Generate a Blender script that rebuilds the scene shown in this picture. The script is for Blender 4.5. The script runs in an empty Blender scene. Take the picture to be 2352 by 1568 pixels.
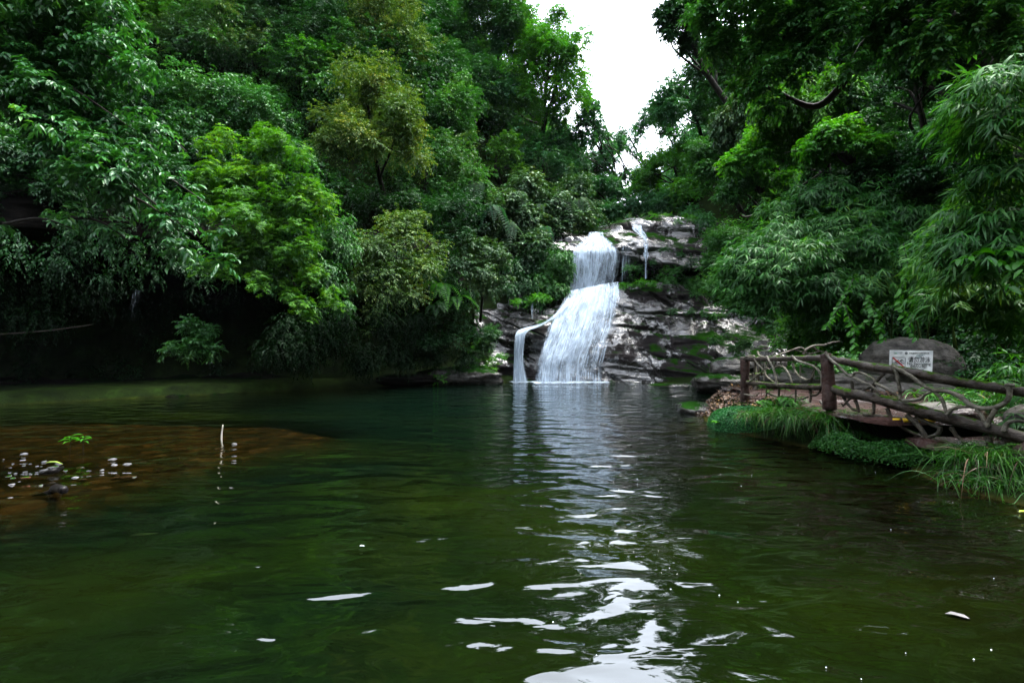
import bpy, math, random
import numpy as np
from mathutils import Vector

# ------------------------------------------------------------------ camera, world, sun, exposure
scene = bpy.context.scene
COL = scene.collection
CAM_Z = 2.0
cam_data = bpy.data.cameras.new("camera")
cam_data.lens = 18.0; cam_data.sensor_width = 36.0
cam_data.clip_start = 0.05; cam_data.clip_end = 1000
cam = bpy.data.objects.new("camera", cam_data); COL.objects.link(cam)
cam.location = (0, 0, CAM_Z); cam.rotation_euler = (math.radians(90), 0, 0)
scene.camera = cam

SUN_EL, SUN_AZ = math.radians(68), math.radians(70)      # azimuth from +Y towards +X
world = bpy.data.worlds.new("World"); scene.world = world; world.use_nodes = True
wn = world.node_tree; wn.nodes.clear()
w_out = wn.nodes.new("ShaderNodeOutputWorld"); w_bg = wn.nodes.new("ShaderNodeBackground")
w_sky = wn.nodes.new("ShaderNodeTexSky"); w_sky.sky_type = 'NISHITA'; w_sky.sun_disc = False
w_sky.sun_elevation = SUN_EL; w_sky.sun_rotation = SUN_AZ; w_sky.dust_density = 4.0; w_sky.air_density = 1.0
w_mix = wn.nodes.new("ShaderNodeMixRGB"); w_mix.inputs[0].default_value = 0.86
w_mix.inputs[2].default_value = (6.6, 7.1, 7.9, 1)        # even cloud cover
wn.links.new(w_sky.outputs[0], w_mix.inputs[1]); wn.links.new(w_mix.outputs[0], w_bg.inputs[0])
w_bg.inputs[1].default_value = 0.1
wn.links.new(w_bg.outputs[0], w_out.inputs[0])

sd = bpy.data.lights.new("sun", 'SUN'); sd.energy = 1.5; sd.angle = math.radians(16); sd.color = (1.0, 0.97, 0.92)
sun = bpy.data.objects.new("sun", sd); COL.objects.link(sun)
sdir = Vector((math.sin(SUN_AZ) * math.cos(SUN_EL), math.cos(SUN_AZ) * math.cos(SUN_EL), math.sin(SUN_EL)))
sun.rotation_euler = sdir.to_track_quat('Z', 'Y').to_euler(); sun.location = (10, 20, 60)

scene.view_settings.view_transform = 'Standard'; scene.view_settings.look = 'None'
scene.view_settings.exposure = 3.35; scene.view_settings.gamma = 1.0
scene.render.engine = 'CYCLES'
cy = scene.cycles
cy.max_bounces = 7; cy.diffuse_bounces = 2; cy.glossy_bounces = 2; cy.transmission_bounces = 2
cy.transparent_max_bounces = 24; cy.volume_bounces = 0
cy.caustics_reflective = False; cy.caustics_refractive = False
cy.use_denoising = True
cy.sample_clamp_indirect = 4.0

HAZE = 0.00006
# ------------------------------------------------------------------ helpers
rng = np.random.default_rng(7)
UP = np.array([0, 0, 1.0])

def P(px, py, d):
    """a point at distance d in front of the shore where the photo was taken, px/py in photo pixels (2352 wide)"""
    return np.array([(px - 1176) / 1176 * d, d, CAM_Z - (py - 784) / 1176 * d])

def W(px, py, z=0.0):
    d = (CAM_Z - z) * 1176 / (py - 784)
    return np.array([(px - 1176) / 1176 * d, d, z])

_tab = np.random.default_rng(3).random((64, 64, 64)).astype(np.float32)
def vnoise(p, s=1.0, seed=0):
    q = np.asarray(p, dtype=np.float64) * s + seed * 17.31
    i = np.floor(q).astype(int); f = q - i; f = f * f * (3 - 2 * f)
    out = 0
    for dx in (0, 1):
        wx = f[..., 0] if dx else 1 - f[..., 0]
        for dy in (0, 1):
            wy = f[..., 1] if dy else 1 - f[..., 1]
            for dz in (0, 1):
                wz = f[..., 2] if dz else 1 - f[..., 2]
                out = out + wx * wy * wz * _tab[(i[..., 0] + dx) % 64, (i[..., 1] + dy) % 64, (i[..., 2] + dz) % 64]
    return out * 2 - 1
def fbm(p, s=1.0, o=4, seed=0, g=0.5):
    a, t, r = 1.0, 0.0, 0
    for k in range(o):
        r = r + a * vnoise(p, s * 2 ** k, seed + k); t += a; a *= g
    return r / t
def nrm(v):
    return v / np.maximum(np.linalg.norm(v, axis=-1, keepdims=True), 1e-9)
def sstep(a, b, x):
    t = np.clip((x - a) / (b - a), 0, 1); return t * t * (3 - 2 * t)

def mk(name, V, F, mat, parent=None, loc=None, smooth=False, uv=None, attr=None):
    """V (n,3) world, F list of (m,k) arrays. One mesh object."""
    if not isinstance(F, (list, tuple)): F = [F]
    V = np.asarray(V, dtype=np.float32)
    if loc is None and parent is not None: loc = np.array(parent.location)
    off = np.zeros(3) if loc is None else np.asarray(loc, dtype=float)
    me = bpy.data.meshes.new(name)
    me.vertices.add(len(V)); me.vertices.foreach_set("co", (V - off.astype(np.float32)).ravel())
    idx = np.concatenate([f.ravel() for f in F]).astype(np.int32)
    tot = np.concatenate([np.full(len(f), f.shape[1]) for f in F]).astype(np.int32)
    st = np.concatenate([[0], np.cumsum(tot)[:-1]]).astype(np.int32)
    me.loops.add(len(idx)); me.loops.foreach_set("vertex_index", idx)
    me.polygons.add(len(tot)); me.polygons.foreach_set("loop_start", st); me.polygons.foreach_set("loop_total", tot)
    if smooth: me.polygons.foreach_set("use_smooth", np.ones(len(tot), dtype=bool))
    if uv is not None:
        l = me.uv_layers.new(name="UVMap"); l.data.foreach_set("uv", np.asarray(uv, dtype=np.float32)[idx].ravel())
    if attr:
        for k, a in attr.items():
            at = me.attributes.new(k, 'FLOAT', 'POINT'); at.data.foreach_set("value", np.asarray(a, dtype=np.float32))
    me.update(calc_edges=True); me.validate()
    me.materials.append(mat)
    o = bpy.data.objects.new(name, me); COL.objects.link(o)
    if parent is not None: o.parent = parent
    elif loc is not None: o.location = off
    return o

def tag(o, label=None, cat=None, group=None, kind=None):
    if label: o["label"] = label
    if cat: o["category"] = cat
    if group: o["group"] = group
    if kind: o["kind"] = kind
    return o
def thing(name, label, cat, loc, group=None):
    o = bpy.data.objects.new(name, None); COL.objects.link(o); o.location = tuple(float(c) for c in loc)
    o.empty_display_size = 0.2
    return tag(o, label, cat, group)

def grid_faces(nu, nv, wrap=False):
    a = np.arange(nu * nv).reshape(nu, nv)
    if wrap: a = np.concatenate([a, a[:, :1]], axis=1)
    return np.stack([a[:-1, :-1], a[1:, :-1], a[1:, 1:], a[:-1, 1:]], -1).reshape(-1, 4)

def spline(pts, n):
    pts = np.asarray(pts, dtype=float); m = len(pts)
    if m < 3:
        t = np.linspace(0, 1, n)[:, None]; return pts[0] * (1 - t) + pts[-1] * t
    q = np.vstack([2 * pts[0] - pts[1], pts, 2 * pts[-1] - pts[-2]])
    u = np.linspace(0, m - 1 - 1e-6, n); i = u.astype(int); f = (u - i)[:, None]
    p0, p1, p2, p3 = q[i], q[i + 1], q[i + 2], q[i + 3]
    return 0.5 * (2 * p1 + (p2 - p0) * f + (2 * p0 - 5 * p1 + 4 * p2 - p3) * f ** 2 + (3 * p1 - p0 - 3 * p2 + p3) * f ** 3)

def tube(pts, radii, n=None, seg=8, rough=0.0, seed=0):
    """tapered closed tube along a smoothed path; returns V, [F quads, F tri caps]"""
    n = n or max(4, 4 * len(pts))
    c = spline(pts, n); r = np.interp(np.linspace(0, 1, n), np.linspace(0, 1, len(radii)), radii)
    t = nrm(np.gradient(c, axis=0)); ref = np.array([0.3, 0.2, 1.0]) if abs(t[:, 2]).mean() < 0.8 else np.array([1.0, 0.1, 0.0])
    a = nrm(np.cross(t, ref)); b = np.cross(t, a)
    th = np.linspace(0, 2 * np.pi, seg, endpoint=False)
    ring = a[:, None, :] * np.cos(th)[None, :, None] + b[:, None, :] * np.sin(th)[None, :, None]
    rr = r[:, None, None] * np.ones((n, seg, 1))
    if rough > 0:
        q = c[:, None, :] + ring * rr
        rr = rr * (1 + rough * fbm(q, 0.9 / max(r.max(), .02) * .5, 3, seed)[..., None])
    V = (c[:, None, :] + ring * rr).reshape(-1, 3)
    F = grid_faces(n, seg, True)
    V = np.vstack([V, c[:1] - t[:1] * r[0] * .4, c[-1:] + t[-1:] * r[-1] * .4])
    k = np.arange(seg); k2 = (k + 1) % seg
    capa = np.stack([np.full(seg, n * seg), k, k2], -1); capb = np.stack([np.full(seg, n * seg + 1), (n - 1) * seg + k2, (n - 1) * seg + k], -1)
    return V, [F, np.vstack([capa, capb])]

class MB:
    def __init__(s): s.V = []; s.Q = []; s.T = []; s.n = 0
    def add(s, V, F):
        for f in (F if isinstance(F, (list, tuple)) else [F]):
            (s.Q if f.shape[1] == 4 else s.T).append(f + s.n)
        s.V.append(V); s.n += len(V); return s
    def build(s, name, mat, parent=None, loc=None, smooth=False, **kw):
        F = []
        if s.Q: F.append(np.vstack(s.Q))
        if s.T: F.append(np.vstack(s.T))
        return mk(name, np.vstack(s.V), F, mat, parent, loc, smooth, **kw)

# ------------------------------------------------------------------ materials
def newmat(name):
    m = bpy.data.materials.new(name); m.use_nodes = True
    nt = m.node_tree; nt.nodes.clear()
    return m, nt, nt.nodes.new, nt.links.new
def N(nt, typ, **kw):
    n = nt.nodes.new(typ)
    for k, v in kw.items():
        if k.startswith('i_'):
            key = k[2:]; key = int(key) if key.isdigit() else key
            n.inputs[key].default_value = v
        else: setattr(n, k, v)
    return n
def ramp(nt, pts, interp='LINEAR'):
    r = nt.nodes.new("ShaderNodeValToRGB"); r.color_ramp.interpolation = interp
    e = r.color_ramp.elements
    while len(e) < len(pts): e.new(0.5)
    for el, (p, c) in zip(e, pts):
        el.position = p; el.color = (c, c, c, 1) if isinstance(c, (int, float)) else (*c, 1)
    return r

def leaf_mat(name, c1, c2, rough=0.38, trans=0.3, spec=0.14):
    m, nt, new, ln = newmat(name)
    out = new("ShaderNodeOutputMaterial")
    geo = new("ShaderNodeNewGeometry")
    rp = ramp(nt, [(0.0, [c * .6 for c in c1]), (0.45, c1), (0.9, c2), (1.0, [min(1, c2[0] * 1.6), c2[1] * 1.15, c2[2]])])
    tc = new("ShaderNodeTexCoord"); no = N(nt, "ShaderNodeTexNoise", i_Scale=0.5, i_Detail=2.0)
    ln(geo.outputs["Position"], no.inputs["Vector"])
    mx = N(nt, "ShaderNodeMath", operation='MULTIPLY_ADD', i_1=0.65); ln(geo.outputs["Random Per Island"], mx.inputs[0])
    sb = N(nt, "ShaderNodeMath", operation='MULTIPLY_ADD', i_1=1.4, i_2=-0.5); ln(no.outputs["Fac"], sb.inputs[0]); ln(sb.outputs[0], mx.inputs[2])
    ln(mx.outputs[0], rp.inputs[0])
    df = new("ShaderNodeBsdfDiffuse"); ln(rp.outputs[0], df.inputs[0])
    gl = N(nt, "ShaderNodeBsdfGlossy"); gl.inputs["Roughness"].default_value = rough; gl.inputs["Color"].default_value = (.88, 1, .90, 1)
    pb = N(nt, "ShaderNodeMixShader", i_0=spec * .16); ln(df.outputs[0], pb.inputs[1]); ln(gl.outputs[0], pb.inputs[2])
    tr = new("ShaderNodeBsdfTranslucent")
    hs = N(nt, "ShaderNodeMixRGB", blend_type='MULTIPLY', i_0=1.0, i_2=(1.6, 1.6, 0.45, 1)); ln(rp.outputs[0], hs.inputs[1])
    ln(hs.outputs[0], tr.inputs[0])
    mix = N(nt, "ShaderNodeMixShader", i_0=trans); ln(pb.outputs[0], mix.inputs[1]); ln(tr.outputs[0], mix.inputs[2])
    ln(mix.outputs[0], out.inputs[0])
    return m

LM = {
 'lime': leaf_mat("leaf_lime", (0.0240, 0.1000, 0.0050), (0.0600, 0.1700, 0.0090), .5, .3, .12),
 'bright': leaf_mat("leaf_bright", (0.0204, 0.1140, 0.0048), (0.0442, 0.1634, 0.0067), .42, .35),
 'mid': leaf_mat("leaf_mid", (0.0130, 0.0680, 0.0120), (0.0300, 0.1080, 0.0170), .45),
  'deep':   leaf_mat("leaf_hollow_shade",   (0.002, 0.012, 0.003), (0.005, 0.024, 0.005), .5, .2, .05),  # near-black leaves; shade of the rock hollow is put into the colour
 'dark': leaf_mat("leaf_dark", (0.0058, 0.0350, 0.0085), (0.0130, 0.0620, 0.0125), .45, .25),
 'glossy': leaf_mat("leaf_glossy", (0.0150, 0.0820, 0.0190), (0.0420, 0.1480, 0.0290), .38, .25, .22),
 'olive': leaf_mat("leaf_olive", (0.0260, 0.0720, 0.0110), (0.0850, 0.1300, 0.0260), .5, .25, .14),
 'greyg': leaf_mat("leaf_grey", (0.0170, 0.0540, 0.0190), (0.0400, 0.0880, 0.0270), .42, .2, .14),
 'blue': leaf_mat("leaf_far_haze", (0.0095, 0.0560, 0.0190), (0.0210, 0.0900, 0.0270), .45),  # bluer green for distant trees; haze is put into the leaf colour
 'bamboo': leaf_mat("leaf_bamboo", (0.0150, 0.0780, 0.0120), (0.0430, 0.1350, 0.0200), .42, .3, .12),
 'moss': leaf_mat("leaf_moss", (0.0080, 0.0800, 0.0170), (0.0200, 0.1350, 0.0330), .45, .2, .2),
 'grass':  leaf_mat("leaf_grass",  (0.0140, 0.0720, 0.0050), (0.0360, 0.1220, 0.0100), .38, .3),
}

def litter_mat():
    m, nt, new, ln = newmat("dry_leaves")
    out = new("ShaderNodeOutputMaterial"); geo = new("ShaderNodeNewGeometry")
    rp = ramp(nt, [(0, (0.010, 0.006, 0.004)), (.4, (0.04, 0.020, 0.012)), (.75, (0.09, 0.050, 0.028)), (.95, (0.16, 0.11, 0.07)), (1, (0.3, .15, .02))])
    ln(geo.outputs["Random Per Island"], rp.inputs[0])
    pb = N(nt, "ShaderNodeBsdfPrincipled"); pb.inputs["Roughness"].default_value = .4
    pb.inputs["Specular IOR Level"].default_value = .12; ln(rp.outputs[0], pb.inputs[0]); ln(pb.outputs[0], out.inputs[0]); return m
M_LITTER = litter_mat()

def plain(name, c, rough=.5, bump=0, bs=20):
    m, nt, new, ln = newmat(name)
    out = new("ShaderNodeOutputMaterial"); pb = new("ShaderNodeBsdfPrincipled")
    pb.inputs["Roughness"].default_value = rough; pb.inputs["Specular IOR Level"].default_value = .12
    geo = new("ShaderNodeNewGeometry"); no = N(nt, "ShaderNodeTexNoise", i_Scale=float(bs), i_Detail=5.0); ln(geo.outputs["Position"], no.inputs["Vector"])
    rp = ramp(nt, [(.25, [x * .6 for x in c]), (.75, [min(1, x * 1.3) for x in c])]); ln(no.outputs["Fac"], rp.inputs[0])
    ln(rp.outputs[0], pb.inputs[0])
    if bump:
        b = N(nt, "ShaderNodeBump", i_Strength=bump, i_Distance=.02); ln(no.outputs["Fac"], b.inputs["Height"]); ln(b.outputs[0], pb.inputs["Normal"])
    ln(pb.outputs[0], out.inputs[0]); return m

def rock_mat(name, dark, light, moss_amt=.5, wet=.15, strata=6.0, bump=.6, moss_col=(0.018, 0.060, 0.006), tint=None, rmax=.75, spec=.5, ms=.9, wet_hi=.62, gs=1.0, wt=.16):
    """layered wet stone: beds run level, moss sits on faces that look up"""
    m, nt, new, ln = newmat(name)
    out = new("ShaderNodeOutputMaterial"); geo = new("ShaderNodeNewGeometry")
    mp = new("ShaderNodeMapping"); mp.inputs["Scale"].default_value = (0.5 * gs, 0.5 * gs, strata * gs); ln(geo.outputs["Position"], mp.inputs[0])
    mp.inputs["Rotation"].default_value = (0.06, 0.10, 0)
    n1 = N(nt, "ShaderNodeTexNoise", i_Scale=1.2, i_Detail=8.0, i_Roughness=.62); ln(mp.outputs[0], n1.inputs["Vector"])
    n2 = N(nt, "ShaderNodeTexNoise", i_Scale=2.5 * gs, i_Detail=9.0, i_Roughness=.68); ln(geo.outputs["Position"], n2.inputs["Vector"])
    n3 = N(nt, "ShaderNodeTexNoise", i_Scale=float(ms), i_Detail=6.0, i_Roughness=.7); ln(geo.outputs["Position"], n3.inputs["Vector"])
    mm = N(nt, "ShaderNodeMath", operation='MULTIPLY'); ln(n1.outputs["Fac"], mm.inputs[0]); ln(n2.outputs["Fac"], mm.inputs[1])
    rp = ramp(nt, [(.14, dark), (.27, [(a + b) / 2 for a, b in zip(dark, light)]), (.42, light)]); ln(mm.outputs[0], rp.inputs[0])
    # moss
    sx = new("ShaderNodeSeparateXYZ"); ln(geo.outputs["Normal"], sx.inputs[0])
    ma = N(nt, "ShaderNodeMath", operation='MULTIPLY_ADD', i_1=.35, i_2=-.14 + .0); ln(sx.outputs["Z"], ma.inputs[0])
    ad = N(nt, "ShaderNodeMath", operation='ADD'); ln(ma.outputs[0], ad.inputs[0]); ln(n3.outputs["Fac"], ad.inputs[1])
    ad2 = N(nt, "ShaderNodeMath", operation='MULTIPLY_ADD', i_1=.35); ln(n2.outputs["Fac"], ad2.inputs[0]); ln(ad.outputs[0], ad2.inputs[2])
    th = .92 - .28 * moss_amt
    mr = ramp(nt, [(th, 0.0), (min(.99, th + .07), 1.0)]); ln(ad2.outputs[0], mr.inputs[0])
    mcr = ramp(nt, [(.3, [c * .35 for c in moss_col]), (.7, [c * 1.2 for c in moss_col])]); ln(n2.outputs["Fac"], mcr.inputs[0])
    mc = new("ShaderNodeMixRGB"); ln(rp.outputs[0], mc.inputs[1]); ln(mcr.outputs[0], mc.inputs[2]); ln(mr.outputs[0], mc.inputs[0])
    pb = new("ShaderNodeBsdfPrincipled"); ln(mc.outputs[0], pb.inputs["Base Color"]); sr = ramp(nt, [(.40, spec), (.60, spec * .18)]); ln(n3.outputs["Fac"], sr.inputs[0]); sm = N(nt, "ShaderNodeMixRGB", i_2=(0, 0, 0, 1)); ln(sr.outputs[0], sm.inputs[1]); ln(mr.outputs[0], sm.inputs[0]); ln(sm.outputs[0], pb.inputs["Specular IOR Level"])
    sr = ramp(nt, [(wet_hi - wt, spec), (wet_hi - .02, spec * .12)]); ln(n3.outputs['Fac'], sr.inputs[0]); sm = N(nt, 'ShaderNodeMixRGB', i_2=(0, 0, 0, 1)); ln(sr.outputs[0], sm.inputs[1]); ln(mr.outputs[0], sm.inputs[0]); ln(sm.outputs[0], pb.inputs['Specular IOR Level'])
    rr = ramp(nt, [(wet_hi - wt, wet), (wet_hi - .02, rmax)]); ln(n3.outputs["Fac"], rr.inputs[0])
    rm = N(nt, "ShaderNodeMixRGB", i_2=(.8, .8, .8, 1)); ln(rr.outputs[0], rm.inputs[1]); ln(mr.outputs[0], rm.inputs[0]); ln(rm.outputs[0], pb.inputs["Roughness"])
    b1 = N(nt, "ShaderNodeBump", i_Strength=bump, i_Distance=.30 / gs); ln(n1.outputs["Fac"], b1.inputs["Height"])
    b2 = N(nt, "ShaderNodeBump", i_Strength=bump * .8, i_Distance=.12 / gs); ln(n2.outputs["Fac"], b2.inputs["Height"]); ln(b1.outputs[0], b2.inputs["Normal"])
    ln(b2.outputs[0], pb.inputs["Normal"])
    ln(pb.outputs[0], out.inputs[0]); return m

M_CLIFF = rock_mat("wet_layered_rock", (0.0018, 0.0016, 0.0017), (0.021, 0.0165, 0.0165), .42, .09, 5.0, .40, (0.007, 0.026, 0.003), spec=1.0, ms=.6, wet_hi=.545, rmax=.9, wt=.07)
M_OVER = rock_mat("shaded_overhang_rock", (0.002, 0.002, 0.002), (0.011, 0.009, 0.008), .25, .5, 3.0, rmax=.98, moss_col=(0.002, 0.008, 0.0015), spec=0.0)  # rock and moss toned down; the overhang's shade is put into the colour
M_GROUND = rock_mat("forest_floor", (0.008, 0.010, 0.005), (0.030, 0.028, 0.014), .9, .7, 1.0, .5, (0.008, 0.028, 0.004), rmax=.95)
M_BOULDER = rock_mat("grey_boulder", (0.016, 0.015, 0.013), (0.150, 0.135, 0.120), .08, .6, 1.6, .9, rmax=.8, spec=.22, ms=2.5, gs=2.2)
M_PATH = rock_mat("red_flagstone", (0.010, 0.005, 0.004), (0.042, 0.019, 0.015), -.3, .2, 1.0, .6, rmax=.6)
M_STONE = rock_mat("pale_river_stone", (0.03, 0.03, 0.03), (0.20, 0.195, 0.20), .0, .5, 1.0, .4, spec=.2, gs=8.0)
M_REDST = rock_mat("red_river_stone", (0.035, 0.014, 0.010), (0.13, 0.05, 0.032), .0, .25, 1.0, .4, spec=.2, gs=8.0)
M_LOG = rock_mat("mossy_log", (0.012, 0.009, 0.007), (0.068, 0.052, 0.042), .45, .5, 1.0, 1.0, (0.035, 0.085, 0.008), rmax=.85, spec=.22, ms=5.0, gs=5.0)
M_POST = rock_mat("brown_post", (0.012, 0.007, 0.006), (0.060, 0.032, 0.026), .2, .45, .6, 1.0, (0.030, 0.070, 0.008), rmax=.85, spec=.22, ms=5.0, gs=5.0)
M_TWIG = rock_mat("pale_twisted_branch", (0.030, 0.026, 0.019), (0.23, 0.205, 0.16), .15, .45, 1.0, .9, (0.035, 0.070, 0.012), rmax=.8, spec=.22, ms=5.0, gs=5.0)
M_DTWIG = rock_mat("dark_twisted_branch", (0.014, 0.012, 0.009), (0.075, 0.062, 0.045), .3, .5, 1.0, .9, (0.02, 0.05, 0.008), rmax=.85, spec=.22, ms=5.0, gs=5.0)
M_BARK = plain("bark", (0.012, 0.010, 0.008), .8, .6, 14)
M_BLACK = plain("black_wood", (0.006, 0.005, 0.005), .35, .4, 20)
M_BED = None

# ------------------------------------------------------------------ terrain
pool = np.array([W(1400, 875)[:2], (7.5, 24.6), W(1700, 888)[:2], (10.4, 19.8), (8.6, 18.2), (7.0, 16.6), W(1595, 940)[:2], W(1640, 985)[:2], W(1760, 1008)[:2],
                 W(1900, 1035)[:2], W(2080, 1062)[:2], W(2160, 1110)[:2], W(2352, 1160)[:2], (6.6, 3.0), (5.5, -1.0), (1.5, -2.4), (-6, -2.4), (-14, -.5), (-19.0, 7),  # unseen shore behind the camera, drawn close so its slope cuts light
                 W(0, 930)[:2], W(300, 915)[:2], W(600, 900)[:2], W(900, 886)[:2], W(1150, 877)[:2], (2.5, 26.2)])
stream = np.array([(0.8, 25.0), (5.5, 25.0), (7.5, 31), (10, 40), (24, 92), (30, 170), (24, 170), (19, 92), (5.0, 40), (2.0, 31)])
def sdf(poly, x, y):
    d = np.full(x.shape, 1e9); ins = np.zeros(x.shape, bool)
    for i in range(len(poly)):
        a, b = poly[i], poly[(i + 1) % len(poly)]
        e = b - a; wx, wy = x - a[0], y - a[1]
        t = np.clip((wx * e[0] + wy * e[1]) / (e @ e), 0, 1)
        d = np.minimum(d, np.hypot(wx - e[0] * t, wy - e[1] * t))
        c = ((a[1] > y) != (b[1] > y)) & (x < (b[0] - a[0]) * (y - a[1]) / (b[1] - a[1] + 1e-12) + a[0])
        ins ^= c
    return np.where(ins, -d, d)
def segd(a, b, x, y):
    a = np.array(a); e = np.array(b) - a; wx, wy = x - a[0], y - a[1]
    t = np.clip((wx * e[0] + wy * e[1]) / (e @ e), 0, 1); return np.hypot(wx - e[0] * t, wy - e[1] * t)
SHALLOW = np.array([(-5.6, 5.4), (-4.6, 8.0), (-3.0, 11.6), (-6, 13.2), (-17, 13.5), (-17, 5.0)])
def terrain(x, y, rough=True):
    x = np.atleast_1d(np.asarray(x, float)); y = np.atleast_1d(np.asarray(y, float))
    dp = sdf(pool, x, y); ds = sdf(stream, x, y)
    d = np.minimum(dp, ds)
    p3 = np.stack([x, y, np.zeros_like(x)], -1)
    floor = np.interp(y - 1.6, [25.6, 26.5, 29, 31.5, 40, 95, 170], [0, 2.0, 4.4, 7.2, 10, 21, 30])
    axis = np.interp(y, [-20, 18, 26, 40, 92, 170], [-3, -1.5, 2.5, 7, 22, 28])
    R = sstep(-2, 2, x - axis)
    if rough: dn = d + 1.6 * fbm(p3, .16, 3, 5) * sstep(1, 8, d)
    else: dn = d
    left = .35 * sstep(0, .6, dn) + 5.6 * sstep(4.8, 5.6, dn) + 1.28 * np.maximum(dn - 5.6, 0)
    left_up = 1.3 * np.maximum(dn - .3, 0)
    up = sstep(24, 28, y)
    left = left * (1 - up) + left_up * up
    flat = 5.4 * (1 - sstep(30, 34, y)) * (.35 + .65 * sstep(2, 7, y)) + .6
    right = (.62 - .4 * (1 - sstep(8.6, 9.6, y))) * sstep(0.0, .9, dn) + 1.35 * np.maximum(dn - flat, 0)
    h = floor + left * (1 - R) + right * R
    # bed of the pool
    bed = -np.minimum(1.9, .5 * np.maximum(-dp, 0))
    sh = 1 - sstep(-.6, 1.3, sdf(SHALLOW, x, y) + .5 * fbm(p3, .8, 3, 66))
    bed = bed * (1 - sh) + sh * (-.10)
    sh2 = 1 - sstep(.5, 4.0, segd((-17, 13), (-7, 15), x, y)); bed = np.maximum(bed, bed * (1 - sh2) - 1.3 * sh2)
    inside = (dp < 0)
    h = np.where(inside, np.maximum(bed, -2.2), h)
    if rough:
        h = h + fbm(p3, .35, 4, 9) * np.where(inside, .05, .12 + .7 * sstep(6, 12, d))
    lim = 52.0
    h = np.where(h > lim - 12, lim - 12 + 12 * np.tanh((h - lim + 12) / 12), h)
    return h

def steps(*segs):
    o = []
    for a, b, s in segs: o.append(np.arange(a, b, s))
    return np.concatenate(o + [[segs[-1][1]]])
xs = steps((-110, -30, 3), (-30, 3, .5), (3, 13, .16), (13, 34, .7), (34, 110, 3))
ys = steps((-80, -12, 3), (-12, 5, .7), (5, 20, .16), (20, 50, .5), (50, 100, 1.2), (100, 190, 4))
gx, gy = np.meshgrid(xs, ys, indexing='ij')
gz = terrain(gx.ravel(), gy.ravel()).reshape(gx.shape)
V = np.stack([gx, gy, gz], -1).reshape(-1, 3)

def ground_mat():
    m, nt, new, ln = newmat("ground_and_bed")
    out = new("ShaderNodeOutputMaterial"); geo = new("ShaderNodeNewGeometry")
    n1 = N(nt, "ShaderNodeTexNoise", i_Scale=1.6, i_Detail=8.0, i_Roughness=.65); ln(geo.outputs["Position"], n1.inputs["Vector"])
    n2 = N(nt, "ShaderNodeTexNoise", i_Scale=.35, i_Detail=3.0); ln(geo.outputs["Position"], n2.inputs["Vector"])
    vo = N(nt, "ShaderNodeTexVoronoi", i_Scale=5.0); ln(geo.outputs["Position"], vo.inputs["Vector"])
    soil = ramp(nt, [(.3, (0.004, 0.006, 0.003)), (.55, (0.008, 0.014, 0.004)), (.7, (0.012, 0.026, 0.005))]); ln(n1.outputs["Fac"], soil.inputs[0])
    bed = ramp(nt, [(.3, (0.004, 0.006, 0.001)), (.5, (0.012, 0.014, 0.003)), (.72, (0.028, 0.034, 0.005))]); ln(n1.outputs["Fac"], bed.inputs[0])
    at = N(nt, "ShaderNodeAttribute", attribute_name="shallow")
    pebr = ramp(nt, [(0, (0.012, 0.006, 0.002)), (.45, (0.030, 0.016, 0.006)), (.8, (0.062, 0.027, 0.011)), (1, (0.11, 0.06, 0.03))])
    sv = new("ShaderNodeSeparateColor"); ln(vo.outputs["Color"], sv.inputs[0])
    pm = N(nt, "ShaderNodeMath", operation='MULTIPLY'); ln(sv.outputs[0], pm.inputs[0]); ln(n1.outputs["Fac"], pm.inputs[1])
    pm2 = N(nt, "ShaderNodeMath", operation='MULTIPLY', i_1=1.5); ln(pm.outputs[0], pm2.inputs[0]); ln(pm2.outputs[0], pebr.inputs[0])
    m1 = new("ShaderNodeMixRGB"); ln(at.outputs["Fac"], m1.inputs[0]); ln(bed.outputs[0], m1.inputs[1]); ln(pebr.outputs[0], m1.inputs[2])
    sx = new("ShaderNodeSeparateXYZ"); ln(geo.outputs["Position"], sx.inputs[0])
    zr = N(nt, "ShaderNodeMapRange", i_1=-.04, i_2=.06); ln(sx.outputs["Z"], zr.inputs[0])
    m2 = new("ShaderNodeMixRGB"); ln(zr.outputs[0], m2.inputs[0]); ln(m1.outputs[0], m2.inputs[1]); ln(soil.outputs[0], m2.inputs[2])
    pb = new("ShaderNodeBsdfPrincipled"); pb.inputs["Roughness"].default_value = .9; pb.inputs["Specular IOR Level"].default_value = 0.0; ln(m2.outputs[0], pb.inputs[0])
    b = N(nt, "ShaderNodeBump", i_Strength=.7, i_Distance=.1); ln(n1.outputs["Fac"], b.inputs["Height"]); ln(b.outputs[0], pb.inputs["Normal"])
    ln(pb.outputs[0], out.inputs[0]); return m
shal = 1 - sstep(-.2, 2.4, sdf(SHALLOW, V[:, 0], V[:, 1]))
shal = np.maximum(shal, .45 * sstep(2.5, 5, V[:, 0]) * sstep(0, 1, 20 - V[:, 1]))
ground = mk("ground", V, grid_faces(len(xs), len(ys)), ground_mat(), smooth=True, attr={"shallow": shal})
tag(ground, kind="structure")

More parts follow.
